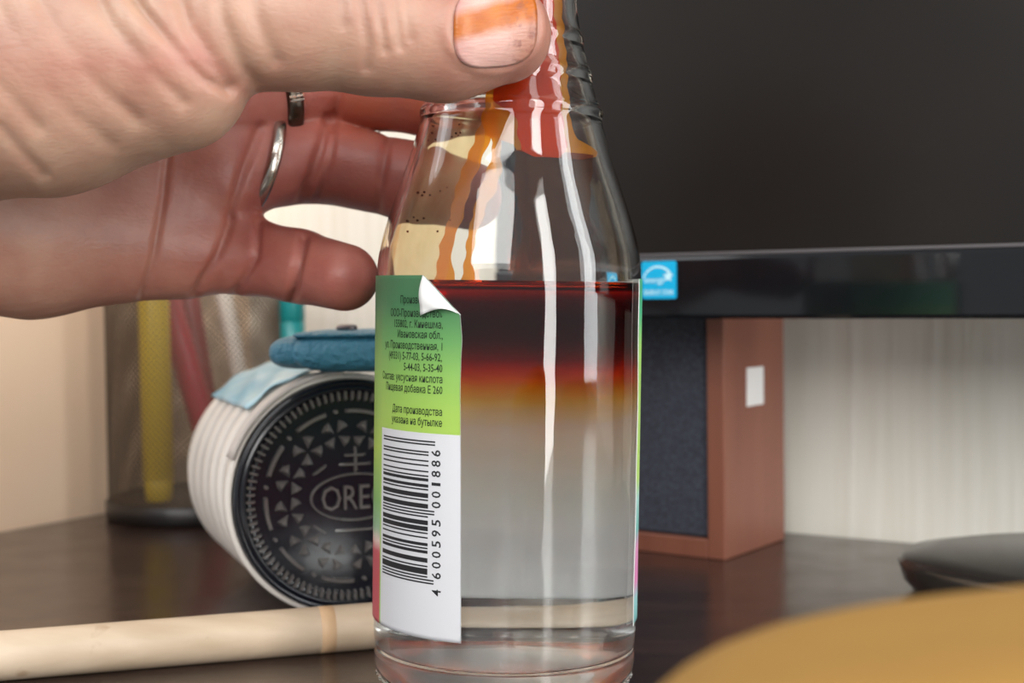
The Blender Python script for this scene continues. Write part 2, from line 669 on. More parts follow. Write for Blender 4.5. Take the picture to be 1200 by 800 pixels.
LIFT = .00027
lines = [('Производ', 362, 507), ('ООО-Производство»', 377.5, 526.5), ('155802, г. Кинешма,', 390, 526.5),
         ('Ивановская обл.,', 402, 526.5), ('ул. Производственная, 1', 415, 526), ('(49331) 5-77-03, 5-66-92,', 427.5, 525.5),
         ('5-44-03, 5-35-40', 440, 526), ('Состав: уксусная кислота', 452.5, 526), ('Пищевая добавка Е 260', 465, 526),
         ('Дата производства', 490, 525.5), ('указана на бутылке', 502.5, 525.5)]
AV, AF = [], []
for body, base, xr in lines:
    V, Fc = text_data(body, .009)
    x1 = V[:, 0].max()
    thr = TH_(xr, base)
    n0 = len(AV)
    for v in V:
        AV.append(cyl(thr - (x1 - v[0]) * 12.2 * .66 / 153, Zq(490, base) + v[1] * 11.8 * SC, LIFT))
    AF += [tuple(i + n0 for i in f) for f in Fc]
mesh('printed_text', AV, AF, m_ink, label, False)

# EAN-13 barcode that runs up the panel
code = '4600595001886'
Lc = ['0001101', '0011001', '0010011', '0111101', '0100011', '0110001', '0101111', '0111011', '0110111', '0001011']
par = {'4': 'LGLLGG'}['4']
Rc = [''.join('1' if ch == '0' else '0' for ch in s) for s in Lc]
Gc = [s[::-1] for s in Rc]
bits = '101' + ''.join((Lc if k == 'L' else Gc)[int(dg)] for dg, k in zip(code[1:7], par)) + '01010' + ''.join(Rc[int(dg)] for dg in code[7:]) + '101'
AV, AF = [], []
y_start, y_end = 690.0, 522.0
mod = (y_start - y_end) / 95
i = 0
while i < 95:
    if bits[i] == '1':
        j = i
        while j < 95 and bits[j] == '1':
            j += 1
        guard = i < 3 or i >= 92 or 45 <= i < 50
        ya, yb = y_start - i * mod, y_start - j * mod
        ta, tb = math.radians(-62.5), TH_(517 if guard else 510, 600)
        n0 = len(AV)
        for k in range(15):
            th = ta + (tb - ta) * k / 14
            for yy in (ya, yb):
                AV.append(cyl(th, Zq(516, yy), LIFT))
        for k in range(14):
            AF.append((n0 + 2 * k, n0 + 2 * k + 2, n0 + 2 * k + 3, n0 + 2 * k + 1))
        i = j
    else:
        i += 1


def rot_text(body, y0, y1, xc, hpx):
    V, Fc = text_data(body, .012)
    x0, x1 = V[:, 0].min(), V[:, 0].max()
    n0 = len(AV)
    for v in V:
        f = (v[0] - x0) / (x1 - x0)
        yy = y0 + (y1 - y0) * f
        px = xc + hpx * .5 - v[1] / .73 * hpx
        AV.append(cyl(TH_(px, yy), Zq(519, yy), LIFT))
    AF.extend(tuple(i + n0 for i in f) for f in Fc)


for k, ch in enumerate(code):
    yc = 699.5 if k == 0 else (679.5 - (k - 1) * 12.4 if k < 7 else 596.5 - (k - 7) * 12.1)
    wch = 7.6 if ch != '1' else 3.6
    y0 = yc + wch / 2
    rot_text(ch, y0, y0 - wch, 518.5, 10.0)
mesh('barcode', AV, AF, m_black, label, False)


# ---------------------------------------------------------------- stains and drips on the inside of the glass
def film(name, col, dens, gloss=True):
    m, nt, out = new_mat(name)
    t = nd(nt, 'ShaderNodeBsdfTransparent')
    t.inputs[0].default_value = tuple(col) + (1,)
    d = nd(nt, 'ShaderNodeBsdfPrincipled', i_Roughness=.3)
    d.inputs['Specular IOR Level'].default_value = .08
    d.inputs['Base Color'].default_value = tuple(col) + (1,)
    d2 = nd(nt, 'ShaderNodeBsdfTranslucent')
    d2.inputs[0].default_value = tuple(col) + (1,)
    m1 = nd(nt, 'ShaderNodeMixShader', i_0=.5)
    nt.links.new(d.outputs[0], m1.inputs[1])
    nt.links.new(d2.outputs[0], m1.inputs[2])
    m2 = nd(nt, 'ShaderNodeMixShader', i_0=dens)
    nt.links.new(t.outputs[0], m2.inputs[1])
    nt.links.new(m1.outputs[0], m2.inputs[2])
    nt.links.new(m2.outputs[0], out.inputs[0])
    return m


def strip_patch(name, rows, m, side=-1, dr=-.0002, nx=10, sub=5):
    """rows: (y, x left, x right) in the photograph's frame; laid on the inner wall at that height. side -1 = near wall, +1 = far wall"""
    ys = [r[0] for r in rows]
    yy = np.concatenate([np.linspace(a, b, sub, endpoint=False) for a, b in zip(ys[:-1], ys[1:])] + [[ys[-1]]])
    V, Fc = [], []
    for y in yy:
        xl = float(np.interp(y, ys, [r[1] for r in rows])) + 1.2 * math.sin(y * .31)
        xr = float(np.interp(y, ys, [r[2] for r in rows])) + 1.2 * math.sin(y * .23 + 2)
        z = Zr(y)
        R = r_in(z) + dr
        for i in range(nx + 1):
            x = (xl + (xr - xl) * i / nx - CX(y)) * SC
            th = math.asin(max(-.985, min(.985, x / R)))
            V.append((R * math.sin(th), side * R * math.cos(th), z))
    for j in range(len(yy) - 1):
        for i in range(nx):
            a = j * (nx + 1) + i
            Fc.append((a, a + 1, a + nx + 2, a + nx + 1))
    return mesh(name, V, Fc, m, bottle)


m_orange = film('orange_liquid_film', (.94, .36, .03), .50)
m_red = film('red_liquid_film', (.62, .050, .001), .82)
m_brown = film('brown_liquid_film', (.46, .20, .11), .12)
m_amber = film('amber_liquid_film', (.95, .78, .50), .16)
strip_patch('orange_stain', [(-60, 560, 655), (0, 560, 652), (50, 566, 654), (100, 571, 658), (135, 573, 659), (165, 566, 662), (180, 572, 670), (190, 600, 692), (197, 606, 690), (203, 640, 676)], m_orange, dr=-.0006, nx=24)
strip_patch('red_stain', [(-60, 572, 643), (0, 574, 641), (50, 578, 645), (100, 580, 650), (140, 580, 651), (160, 604, 653), (185, 606, 657), (196, 610, 655), (203, 622, 650)], m_red, dr=-.0002, nx=24)
strip_patch('brown_stain', [(196, 603, 686), (240, 602, 682), (280, 612, 680), (337, 598, 682)], m_brown, dr=-.0004, nx=24)
strip_patch('drip', [(150, 574, 588), (170, 564, 583), (190, 558, 574), (212, 549, 566), (235, 541, 556), (270, 534, 548), (300, 524, 537), (322, 521, 537), (337, 518, 541)], m_orange, dr=-.0004)
strip_patch('drip', [(170, 576, 586), (200, 579, 588), (222, 572, 588), (240, 566, 583), (255, 561, 574), (290, 553, 562), (318, 550, 557), (337, 546, 562)], m_orange, dr=-.0006)
strip_patch('amber_stain', [(152, 500, 560), (175, 494, 572), (205, 488, 566), (240, 478, 556), (290, 464, 540), (337, 452, 530)], m_amber, dr=-.0003, nx=20)
bm = bmesh.new()
rnd = random.Random(3)
for k in range(26):
    y = rnd.choice([rnd.uniform(165, 185), rnd.uniform(232, 246), rnd.uniform(262, 285)])
    x = rnd.uniform(498 - (y - 165) * .25, 545)
    z = Zr(y)
    R = r_in(z) - .0002
    th = math.asin(max(-.97, min(.97, (x - CX(y)) * SC / R)))
    bmesh.ops.create_icosphere(bm, subdivisions=1, radius=rnd.uniform(.00012, .0003), matrix=Matrix.Translation((R * math.sin(th), -R * math.cos(th), z)))
dp = from_bm('droplets', bm, m_brown, bottle, True)
dp['kind'] = 'stuff'

# ---------------------------------------------------------------- the hand (one continuous skin)
VOX = .0006


def cone_dist(X, a, b, ra, rb):
    a, b = np.array(a, np.float32), np.array(b, np.float32)
    ba = b - a
    L2 = float(ba @ ba)
    t = np.clip(((X[..., 0] - a[0]) * ba[0] + (X[..., 1] - a[1]) * ba[1] + (X[..., 2] - a[2]) * ba[2]) / L2, 0, 1)
    dx = X[..., 0] - a[0] - t * ba[0]
    dy = X[..., 1] - a[1] - t * ba[1]
    dz = X[..., 2] - a[2] - t * ba[2]
    return np.sqrt(dx * dx + dy * dy + dz * dz) - (ra + (rb - ra) * t)


def J(px, py, Y, r):
    return (tuple(P(px, py, Y)), r)


palm = [
    [J(-190, 250, .290, .0190), J(40, 283, .309, .0168), J(212, 298, .317, .0098)],
    [J(-190, 230, .290, .0180), J(120, 245, .316, .0135), J(255, 220, .321, .0112)],
    [J(-190, 210, .290, .0180), J(120, 180, .318, .0135), J(266, 130, .322, .0115)],
    [J(-190, 190, .288, .0180), J(100, 120, .314, .0140), J(272, 45, .319, .0120)],
]
fingers = {
    'pinky': [J(205, 296, .317, .0094), J(290, 300, .3205, .0089), J(350, 312, .316, .0083), J(404, 325, .307, .0076)],
    'ring': [J(258, 196, .321, .0112), J(372, 187, .331, .0101), J(478, 212, .3275, .0092), J(548, 230, .3235, .0080)],
    'middle': [J(266, 120, .322, .0112), J(385, 100, .334, .0100), J(500, 112, .3265, .0092), J(580, 116, .3205, .0080)],
    'index': [J(272, 40, .319, .0112), J(395, 18, .330, .0100), J(515, 28, .3200, .0090), J(596, 33, .3165, .0080)],
}
thenar = [[J(-150, 130, .276, .0200), J(60, 112, .2640, .0185), J(205, 98, .2600, .0128)],
          [J(-150, 120, .276, .0200), J(70, 40, .2640, .0200), J(190, 40, .2600, .0150)]]
thumb = [J(120, 15, .2620, .0150), J(262, 22, .2610, .0135), J(345, 28, .2615, .0118), J(440, 34, .2625, .0118), J(520, 44, .2650, .0116), J(588, 40, .2682, .0097)]
web = [[J(90, 70, .290, .0130), J(255, 20, .305, .0090)]]
arm = [[(tuple(P(-190, 215, .287)), .0235), (tuple(P(-560, 245, .270)), .0290)]]


def smin(a, b, k):
    h = np.clip(.5 + .5 * (b - a) / k, 0, 1)
    return b + (a - b) * h - k * h * (1 - h)


def chain(X, pts, k=.0015):
    d = None
    for (a, ra), (b, rb) in zip(pts[:-1], pts[1:]):
        e = cone_dist(X, a, b, ra, rb)
        d = e if d is None else smin(d, e, k)
    return d


def hand_sdf(X):
    d = None
    for c_ in palm:
        e = chain(X, c_, .004)
        d = e if d is None else smin(d, e, .009)
    d = smin(d, chain(X, arm[0]), .012)
    fg = None
    for nm in ('pinky', 'ring', 'middle', 'index'):
        e = chain(X, fingers[nm], .002)
        fg = e if fg is None else smin(fg, e, .0007)
    d = smin(d, fg, .004)
    d = smin(d, chain(X, web[0]), .010)
    th = None
    for c_ in thenar:
        e = chain(X, c_, .004)
        th = e if th is None else smin(th, e, .010)
    d = smin(d, th, .006)
    d = smin(d, chain(X, thumb, .004), .0022)
    return d


lo = np.array([-.245, .222, .060])
hi = np.array([.022, .352, .172])
dims = np.ceil((hi - lo) / VOX).astype(int)


def surface_nets(fn, lo, dims, h, slab=64):
    nx, ny, nz = dims
    D = np.empty((nx, ny, nz), np.float32)
    ys = (lo[1] + h * np.arange(ny)).astype(np.float32)
    zs = (lo[2] + h * np.arange(nz)).astype(np.float32)
    CO = 6                                                   # coarse pass finds the blocks near the surface
    cx = np.arange(0, nx + CO, CO)
    cy = np.arange(0, ny + CO, CO)
    cz = np.arange(0, nz + CO, CO)
    g = np.stack(np.meshgrid(lo[0] + h * (cx + CO / 2), lo[1] + h * (cy + CO / 2), lo[2] + h * (cz + CO / 2), indexing='ij'), -1).astype(np.float32)
    dc = fn(g)
    near = np.abs(dc) < h * CO * 1.9
    D[:] = np.repeat(np.repeat(np.repeat(dc, CO, 0), CO, 1), CO, 2)[:nx, :ny, :nz]
    bi = np.argwhere(near)
    o = np.stack(np.meshgrid(*[np.arange(CO)] * 3, indexing='ij'), -1).reshape(-1, 3)
    for s in range(0, len(bi), 4000):
        ix = (bi[s:s + 4000, None, :] * CO + o[None]).reshape(-1, 3)
        ix = ix[(ix < np.array([nx, ny, nz])).all(1)]
        pts = (lo + ix * h).astype(np.float32)
        D[ix[:, 0], ix[:, 1], ix[:, 2]] = fn(pts)
    ins = D < 0
    cnt = sum(ins[a:nx - 1 + a, b:ny - 1 + b, c:nz - 1 + c].astype(np.int8) for a in (0, 1) for b in (0, 1) for c in (0, 1))
    act = np.argwhere((cnt > 0) & (cnt < 8))
    vid = -np.ones((nx - 1, ny - 1, nz - 1), np.int64)
    vid[act[:, 0], act[:, 1], act[:, 2]] = np.arange(len(act))
    corners = [(a, b, c) for a in (0, 1) for b in (0, 1) for c in (0, 1)]
    val = {c: D[act[:, 0] + c[0], act[:, 1] + c[1], act[:, 2] + c[2]] for c in corners}
    acc = np.zeros((len(act), 3))
    n = np.zeros(len(act))
    for c in corners:
        for ax in range(3):
            if c[ax] == 0:
                c2 = tuple(1 if i == ax else c[i] for i in range(3))
                a_, b_ = val[c], val[c2]
                m = (a_ < 0) != (b_ < 0)
                t = np.where(m, a_ / np.where(m, a_ - b_, 1), 0)
                pt = np.tile(np.array(c, float), (len(act), 1))
                pt[:, ax] += t
                acc[m] += pt[m]
                n += m
    V = lo + h * (act + acc / n[:, None])
    Q = []
    for ax in range(3):
        u, v = (ax + 1) % 3, (ax + 2) % 3
        sl0 = [slice(1, -1)] * 3
        sl1 = [slice(1, -1)] * 3
        sl0[ax] = slice(0, -1)
        sl1[ax] = slice(1, None)
        A, Bn = ins[tuple(sl0)], ins[tuple(sl1)]
        for flip in (0, 1):
            e = np.argwhere((A & ~Bn) if not flip else (~A & Bn))
            if not len(e):
                continue
            base = e.copy()
            base[:, u] += 1
            base[:, v] += 1
            def cell(du, dv):
                q = base.copy()
                q[:, u] += du
                q[:, v] += dv
                return vid[q[:, 0], q[:, 1], q[:, 2]]
            qs = [cell(-1, -1), cell(0, -1), cell(0, 0), cell(-1, 0)]
            if flip:
                qs = qs[::-1]
            Q.append(np.stack(qs, 1))
    Q = np.concatenate(Q)
    Q = Q[(Q >= 0).all(1)]
    return V, Q


HV, HQ = surface_nets(hand_sdf, lo, dims, VOX)


def to_px(V):
    d = V - np.array(EYE)
    z = d @ np.array(fw)
    return np.stack([600 + F * (d @ np.array(RT)) / z, 400 - F * (d @ np.array(UP)) / z], 1)


def normals_of(V, Q):
    fn_ = np.cross(V[Q[:, 2]] - V[Q[:, 0]], V[Q[:, 3]] - V[Q[:, 1]])
    N_ = np.zeros_like(V)
    for k in range(4):
        np.add.at(N_, Q[:, k], fn_)
    return N_ / (np.linalg.norm(N_, axis=1, keepdims=True) + 1e-12)


def relax(V, Q, it, lam=.5):
    e = np.concatenate([Q[:, [0, 1]], Q[:, [1, 2]], Q[:, [2, 3]], Q[:, [3, 0]]])
    e = np.concatenate([e, e[:, ::-1]])
    cnt = np.bincount(e[:, 0], minlength=len(V))[:, None]
    for _ in range(it):
        s = np.stack([np.bincount(e[:, 0], V[e[:, 1], k], len(V)) for k in range(3)], 1)
        V = V + lam * (s / np.maximum(cnt, 1) - V)
    return V


HV = relax(HV, HQ, 3)
HN = normals_of(HV, HQ)
PX = to_px(HV)
facing = np.clip(-(HN @ np.array(fw)) * 1.6 + .25, 0, 1)
d_th = chain(HV.astype(np.float32), thumb)
for c_ in thenar:
    d_th = np.minimum(d_th, chain(HV.astype(np.float32), c_))
is_thumb = np.clip(1 - d_th / .003, 0, 1)
d_fg = np.minimum.reduce([chain(HV.astype(np.float32), fingers[k]) for k in fingers])


def poly_dist(PX, pts):
    d = np.full(len(PX), 1e9)
    for a, b in zip(pts[:-1], pts[1:]):
        a, b = np.array(a, float), np.array(b, float)
        ba = b - a
        t = np.clip(((PX - a) @ ba) / (ba @ ba), 0, 1)
        d = np.minimum(d, np.linalg.norm(PX - a - t[:, None] * ba, axis=1))
    return d


disp = np.zeros(len(HV))
# creases on the thumb and its root: (polyline, half width px, depth m)
for pts, wd, dep in [
    ([(140, -30), (168, 14), (205, 58), (240, 92), (270, 108)], 7, .0017), ([(205, -20), (222, 30), (250, 75), (275, 102)], 8, .0017),
    ([(250, -30), (262, 25), (285, 80), (298, 98)], 9, .0010), ([(290, -20), (305, 30), (322, 70)], 10, .0009),
    ([(100, -30), (130, 30), (175, 80), (215, 120)], 9, .0010), ([(40, -10), (75, 50), (120, 105), (160, 140)], 10, .0009),
    ([(0, 10), (30, 70), (80, 130), (130, 170)], 10, .0005), ([(-20, 80), (10, 110), (45, 150)], 9, .0009),
    ([(0, 150), (25, 180), (50, 205)], 8, .0008),
    ([(417, -30), (424, 10), (432, 55), (430, 80)], 6, .0007), ([(437, -30), (446, 20), (452, 60)], 5, .0007),
    ([(458, -30), (464, 15), (470, 55)], 6, .0008), ([(475, -25), (478, 20), (480, 45)], 6, .0006), ([(396, -20), (402, 30)], 7, .0004)]:
    disp -= dep * np.exp(-(poly_dist(PX, pts) / wd) ** 2) * is_thumb
# palm and finger creases
notth = (1 - is_thumb)
for pts, wd, dep in [
    ([(198, 170), (190, 240), (180, 300), (166, 350)], 4, .0007), ([(272, 255), (255, 300), (228, 345)], 5, .0012),
    ([(303, 258), (300, 300), (276, 345)], 4.5, .0010), ([(356, 278), (346, 320), (341, 362)], 5.5, .0016),
    ([(384, 140), (376, 175), (366, 205), (352, 240)], 6, .0016), ([(392, 152), (386, 190), (372, 236)], 4, .0008),
    ([(305, 150), (285, 200), (270, 250)], 6, .0010), ([(455, 160), (446, 210), (440, 262)], 5, .0010),
    ([(398, 100), (392, 145)], 5, .0012)]:
    disp -= dep * np.exp(-(poly_dist(PX, pts) / wd) ** 2) * notth
disp *= facing
# skin rises round the nail
nx_, ny_ = (PX[:, 0] - 578) / 52, (PX[:, 1] - 30) / 50
rn = np.sqrt(nx_ ** 2 + ny_ ** 2)
disp += .00055 * np.exp(-((rn - 1.08) / .13) ** 2) * is_thumb * facing * (PX[:, 0] < 640)
HV = HV + HN * disp[:, None]
HV = relax(HV, HQ, 1, .35)

Mi = np.array(Matrix.Rotation(-TILT, 3, 'Y'))
Mf = np.array(Matrix.Rotation(TILT, 3, 'Y'))
bo = np.array(bottle.location)
Lc_ = (HV - bo) @ Mi.T
rad = np.hypot(Lc_[:, 0], Lc_[:, 1])
need = np.interp(Lc_[:, 2], oz[np.argsort(oz)], orr[np.argsort(oz)]) + .00012
hit_ = (rad < need) & (rad > 1e-6)
print('skin verts pressed by glass', int(hit_.sum()), float((need - rad)[hit_].max()) if hit_.any() else 0)
kk = np.where(hit_, need / np.maximum(rad, 1e-6), 1.0)
Lc_[:, 0] *= kk
Lc_[:, 1] *= kk
HV = np.where(hit_[:, None], Lc_ @ Mf.T + bo, HV)

me = bpy.data.meshes.new('hand')
me.vertices.add(len(HV))
me.vertices.foreach_set('co', HV.astype(np.float32).ravel())
me.loops.add(len(HQ) * 4)
me.loops.foreach_set('vertex_index', HQ.astype(np.int32).ravel())
me.polygons.add(len(HQ))
me.polygons.foreach_set('loop_start', (np.arange(len(HQ)) * 4).astype(np.int32))
me.polygons.foreach_set('loop_total', np.full(len(HQ), 4, np.int32))
me.update(calc_edges=True)
me.validate()
# palmar skin is redder than the back of the thumb; iodine has stained the skin by the bottle
fl_ = np.clip(notth * (.35 + .65 * np.clip((PX[:, 0] - 40) / 260, 0, 1)), 0, 1)
fl_ = np.maximum(fl_, .55 * is_thumb * np.clip((PX[:, 0] - 430) / 90, 0, 1))
stn = np.exp(-((PX[:, 0] - 430) / 45) ** 2 - ((PX[:, 1] - 130) / 28) ** 2) * (d_fg < .002) * .45
stn = np.maximum(stn, np.exp(-((PX[:, 0] - 540) / 70) ** 2 - ((PX[:, 1] - 120) / 40) ** 2) * (d_fg < .002) * .7)
for nm, arr in (('flush', fl_), ('stain', stn)):
    at = me.attributes.new(nm, 'FLOAT', 'POINT')
    at.data.foreach_set('value', arr.astype(np.float32))

m_skin, nt, out = new_mat('skin')
p = nd(nt, 'ShaderNodeBsdfPrincipled', i_Roughness=.46)
fa = nd(nt, 'ShaderNodeAttribute', attribute_name='flush')
st = nd(nt, 'ShaderNodeAttribute', attribute_name='stain')
mott = ramp(nt, noise(nt, 110, 5), [(.35, (0, 0, 0)), (.68, (1, 1, 1))])
pale = mixc(nt, mott, sr(178, 146, 124), sr(167, 130, 110))
red = mixc(nt, mott, sr(166, 100, 88), sr(152, 84, 75))
c = mixc(nt, fa.outputs['Fac'], pale, red)
c = mixc(nt, st.outputs['Fac'], c, sr(190, 88, 40))
nt.links.new(c, p.inputs['Base Color'])
p.inputs['Subsurface Weight'].default_value = .35
p.inputs['Subsurface Radius'].default_value = (1.0, .35, .2)
p.inputs['Subsurface Scale'].default_value = .0035
tc = nd(nt, 'ShaderNodeTexCoord')
vo = nd(nt, 'ShaderNodeTexVoronoi', feature='DISTANCE_TO_EDGE')
vo.inputs['Scale'].default_value = 900
mp = nd(nt, 'ShaderNodeMapping')
mp.inputs['Scale'].default_value = (.55, 1, 1)
mp.inputs['Rotation'].default_value = (0, .6, 0)
nt.links.new(tc.outputs['Object'], mp.inputs[0])
nt.links.new(mp.outputs[0], vo.inputs['Vector'])
hgt = mth(nt, 'ADD', mth(nt, 'MULTIPLY', vo.outputs['Distance'], .5), noise(nt, 420, 3, stretch=(.5, 1, 1)))
b = nd(nt, 'ShaderNodeBump', i_Strength=.22, i_Distance=.0006)
nt.links.new(hgt, b.inputs['Height'])
nt.links.new(b.outputs[0], p.inputs['Normal'])
nt.links.new(p.outputs[0], out.inputs[0])
hand = link('hand', me, m_skin)
tag(hand, 'bare left hand pinching the bottle neck, thumb in front, stained nail, two rings', 'hand')

# thumbnail
m_nail, nt, out = new_mat('stained_thumbnail')
p = nd(nt, 'ShaderNodeBsdfPrincipled', i_Roughness=.38)
uv = nd(nt, 'ShaderNodeUVMap', uv_map='UVMap')
sep = nd(nt, 'ShaderNodeSeparateXYZ')
nt.links.new(uv.outputs[0], sep.inputs[0])
U, Vv = sep.outputs[0], sep.outputs[1]
nz = noise(nt, 5, 4, vec=uv.outputs[0])
band_c = mth(nt, 'ADD', mth(nt, 'MULTIPLY', U, .17), .53)
dist = mth(nt, 'ABSOLUTE', mth(nt, 'SUBTRACT', mth(nt, 'ADD', Vv, mth(nt, 'MULTIPLY', mth(nt, 'SUBTRACT', nz, .5), .10)), band_c))
band = ramp(nt, dist, [(0.0, (1, 1, 1)), (.10, (.95, .95, .95)), (.22, (0, 0, 0))])
base = ramp(nt, U, [(0, sr(176, 128, 120)), (.25, sr(200, 160, 150)), (.62, sr(196, 154, 142)), (.86, sr(172, 124, 106)), (1, sr(158, 110, 90))])
c = mixc(nt, band, base, mixc(nt, nz, sr(192, 112, 22), sr(146, 64, 12)))
chip = mth(nt, 'MULTIPLY', ramp(nt, noise(nt, 9, 5, vec=uv.outputs[0]), [(.50, (0, 0, 0)), (.64, (1, 1, 1))]), ramp(nt, U, [(.55, (0, 0, 0)), (.78, (.55, .55, .55))]))
c = mixc(nt, chip, c, sr(120, 70, 62))
nt.links.new(c, p.inputs['Base Color'])
p.inputs['Subsurface Weight'].default_value = .15
p.inputs['Subsurface Scale'].default_value = .001
b = nd(nt, 'ShaderNodeBump', i_Strength=.3, i_Distance=.0004)
nt.links.new(noise(nt, 30, 3, vec=uv.outputs[0], stretch=(.3, 1, 1)), b.inputs['Height'])
nt.links.new(b.outputs[0], p.inputs['Normal'])
nt.links.new(p.outputs[0], out.inputs[0])


def nail(name, m, pxs, parent):
    """a curved plate that lies on the skin: project its outline on the hand's surface"""
    x0, x1, y0, y1, off_, sink = pxs
    from mathutils.bvhtree import BVHTree
    bvh = BVHTree.FromPolygons([Vector(v) for v in HV.tolist()], HQ.tolist())
    n = 26
    V, UVs, Fc = [], [], []
    for j in range(n + 1):
        for i in range(n + 1):
            u, v = i / n * 2 - 1, j / n * 2 - 1
            e = 3.2                                         # superellipse outline
            k = 1.0
            mxx = max(abs(u), abs(v))
            if mxx > 0:
                k = mxx / (abs(u) ** e + abs(v) ** e) ** (1 / e)
            uu_, vv_ = u * k, v * k
            px, py = (x0 + x1) / 2 + uu_ * (x1 - x0) / 2, (y0 + y1) / 2 - vv_ * (y1 - y0) / 2
            py -= (px - (x0 + x1) / 2) * .08
            d = ray(px, py).normalized()
            hit, nrm, _, _ = bvh.ray_cast(EYE, d)
            if hit is None:
                hit, nrm, _, _ = bvh.find_nearest(P(px, py, .259))
            rim = max(abs(uu_), abs(vv_), (abs(uu_) ** e + abs(vv_) ** e) ** (1 / e))
            lift = off_ * (1 - rim ** 6) - sink * rim ** 6
            if uu_ > .6:
                lift += .0006 * (uu_ - .6) / .4               # the free edge stands off the tip
            V.append(hit + nrm * lift)
            UVs.append((uu_ * .5 + .5, vv_ * .5 + .5))
    W = n + 1
    for j in range(n):
        for i in range(n):
            Fc.append((j * W + i, j * W + i + 1, j * W + i + W + 1, j * W + i + W))
    o = mesh(name, V, Fc, m, parent)
    o.data.flip_normals() if (o.data.polygons[n * n // 2].normal.dot(fw) > 0) else None
    sm = o.modifiers.new('s', 'SOLIDIFY')
    sm.thickness = .0004
    sm.offset = 1
    ul = o.data.uv_layers.new(name='UVMap')
    for lp in o.data.loops:
        ul.data[lp.index].uv = UVs[lp.vertex_index]
    return o


nail_o = nail('thumbnail', m_nail, (532, 627, -14, 78, .0004, .0001), hand)
nail_o['label'] = 'thumbnail with an orange-brown stain across it and a chipped edge'

# rings
m_silver = pbr('worn_silver', sr(190, 184, 176), .25, 1.0, bump=(500, .25, .0004, (1, 1, 1)))
m_dark = pbr('tarnished_silver', sr(96, 88, 80), .3, 1.0)


def finger_ring(name, a, b, f, R, width, th, m, tilt=(0, 0), notch=False):
    a, b = Vector(a), Vector(b)
    c0 = a.lerp(b, f)
    e = empty(name, c0)
    q = (b - a).to_track_quat('Z', 'Y')
    e.rotation_mode = 'QUATERNION'
    e.rotation_quaternion = q @ Matrix.Rotation(tilt[0], 3, 'X').to_quaternion() @ Matrix.Rotation(tilt[1], 3, 'Y').to_quaternion()
    w2 = width / 2
    V, Fc = lathe([(R, -w2), (R + th * .75, -w2 * .95), (R + th, -w2 * .5), (R + th, w2 * .5), (R + th * .75, w2 * .95), (R, w2), (R - .0002, 0), (R, -w2)], 64)
    mesh('band', V, Fc, m, e)
    return e


ra, rb_ = fingers['ring'][0], fingers['ring'][1]
r1 = finger_ring('finger_ring', ra[0], rb_[0], .42, .01150, .0028, .0011, m_silver)
r1.rotation_quaternion = Matrix.Rotation(math.radians(24), 3, fw).to_quaternion() @ r1.rotation_quaternion
tag(r1, 'plain silver band on the ring finger beside the white gap', 'ring')
ra, rb_ = fingers['middle'][0], fingers['middle'][1]
r2 = finger_ring('finger_ring', ra[0], rb_[0], .49, .01075, .0038, .0012, m_dark)
tag(r2, 'dark grey ring with a bright bar on the middle finger just under the thumb', 'ring')
for k in (-1, 1):
    box('bright_bar', (.0012, .0034, .0005), (0, 0, 0), m_silver, r2).matrix_local = Matrix.Rotation(0, 4, 'Z')
bars = [c for c in r2.children if c.name.startswith('bright_bar')]
axis_q = r2.rotation_quaternion
for k, c in enumerate(bars):
    tgt = P(337, 117 + k * 8, .31)
    loc = axis_q.inverted() @ (tgt - r2.location)
    ang = math.atan2(loc.y, loc.x)
    c.matrix_local = Matrix.Rotation(ang, 4, 'Z') @ Matrix.Translation((.01195, 0, 0)) @ Matrix.Rotation(PI / 2, 4, 'X')

# ---------------------------------------------------------------- monitor
MT = math.radians(33)
mdir = Vector((math.cos(MT), -math.sin(MT), 0))             # along the screen to the right
mnor = Vector((-math.sin(MT), -math.cos(MT), 0))            # out of the screen
mo = Vector((0, .44, 0))


def on_monitor(px, py):
    d = ray(px, py)
    t = (mo - EYE).dot(mnor) / d.dot(mnor)
    q = EYE + d * t
    return (q - mo).dot(mdir), q.z


m_bez = pbr('glossy_black_plastic', sr(17, 18, 21), .08, spec=.5)
m_scr = pbr('matte_black_screen', sr(23, 20, 18), .30, spec=.25, var=(sr(28, 24, 21), 14, (1, 1, 1)), bump=(900, .05, .0003, (1, 1, 1)))
m_lip = pbr('grey_bezel_lip', sr(78, 74, 76), .4)
u0, zb = on_monitor(575, 375)
_, zb = on_monitor(900, 373.5)
_, zt = on_monitor(900, 297)
_, zl = on_monitor(900, 376)
MW, MH = .455, .285
monitor = empty('monitor', mo)
monitor.rotation_euler = (0, 0, -MT)                       # local x along the screen, local -y towards the viewer
tag(monitor, 'black flat computer monitor standing behind the bottle, switched off', 'monitor')
bw = .016
bz = zt - zb
x0 = u0
# frame of four bars, the screen set back in it
box('bezel_bottom', (MW, .022, bz), (x0 + MW / 2, .011, zb + bz / 2), m_bez, monitor, .0012)
box('bezel_top', (MW, .022, bw), (x0 + MW / 2, .011, zb + MH - bw / 2), m_bez, monitor, .0012)
for xx in (x0 + bw / 2, x0 + MW - bw / 2):
    box('bezel_side', (bw, .022, MH - bz - bw), (xx, .011, zb + bz + (MH - bz - bw) / 2), m_bez, monitor, .0012)
box('screen', (MW - 2 * bw, .014, MH - bz - bw), (x0 + MW / 2, .0095, zb + bz + (MH - bz - bw) / 2), m_scr, monitor)
box('bezel_lip', (MW - 2 * bw, .0012, .0011), (x0 + MW / 2, .0011, zt + .0004), m_lip, monitor, .0003)
box('back_shell', (MW * .45, .008, MH * .75), (x0 + MW * .72, .0255, zb + MH * .52), m_bez, monitor, .003)
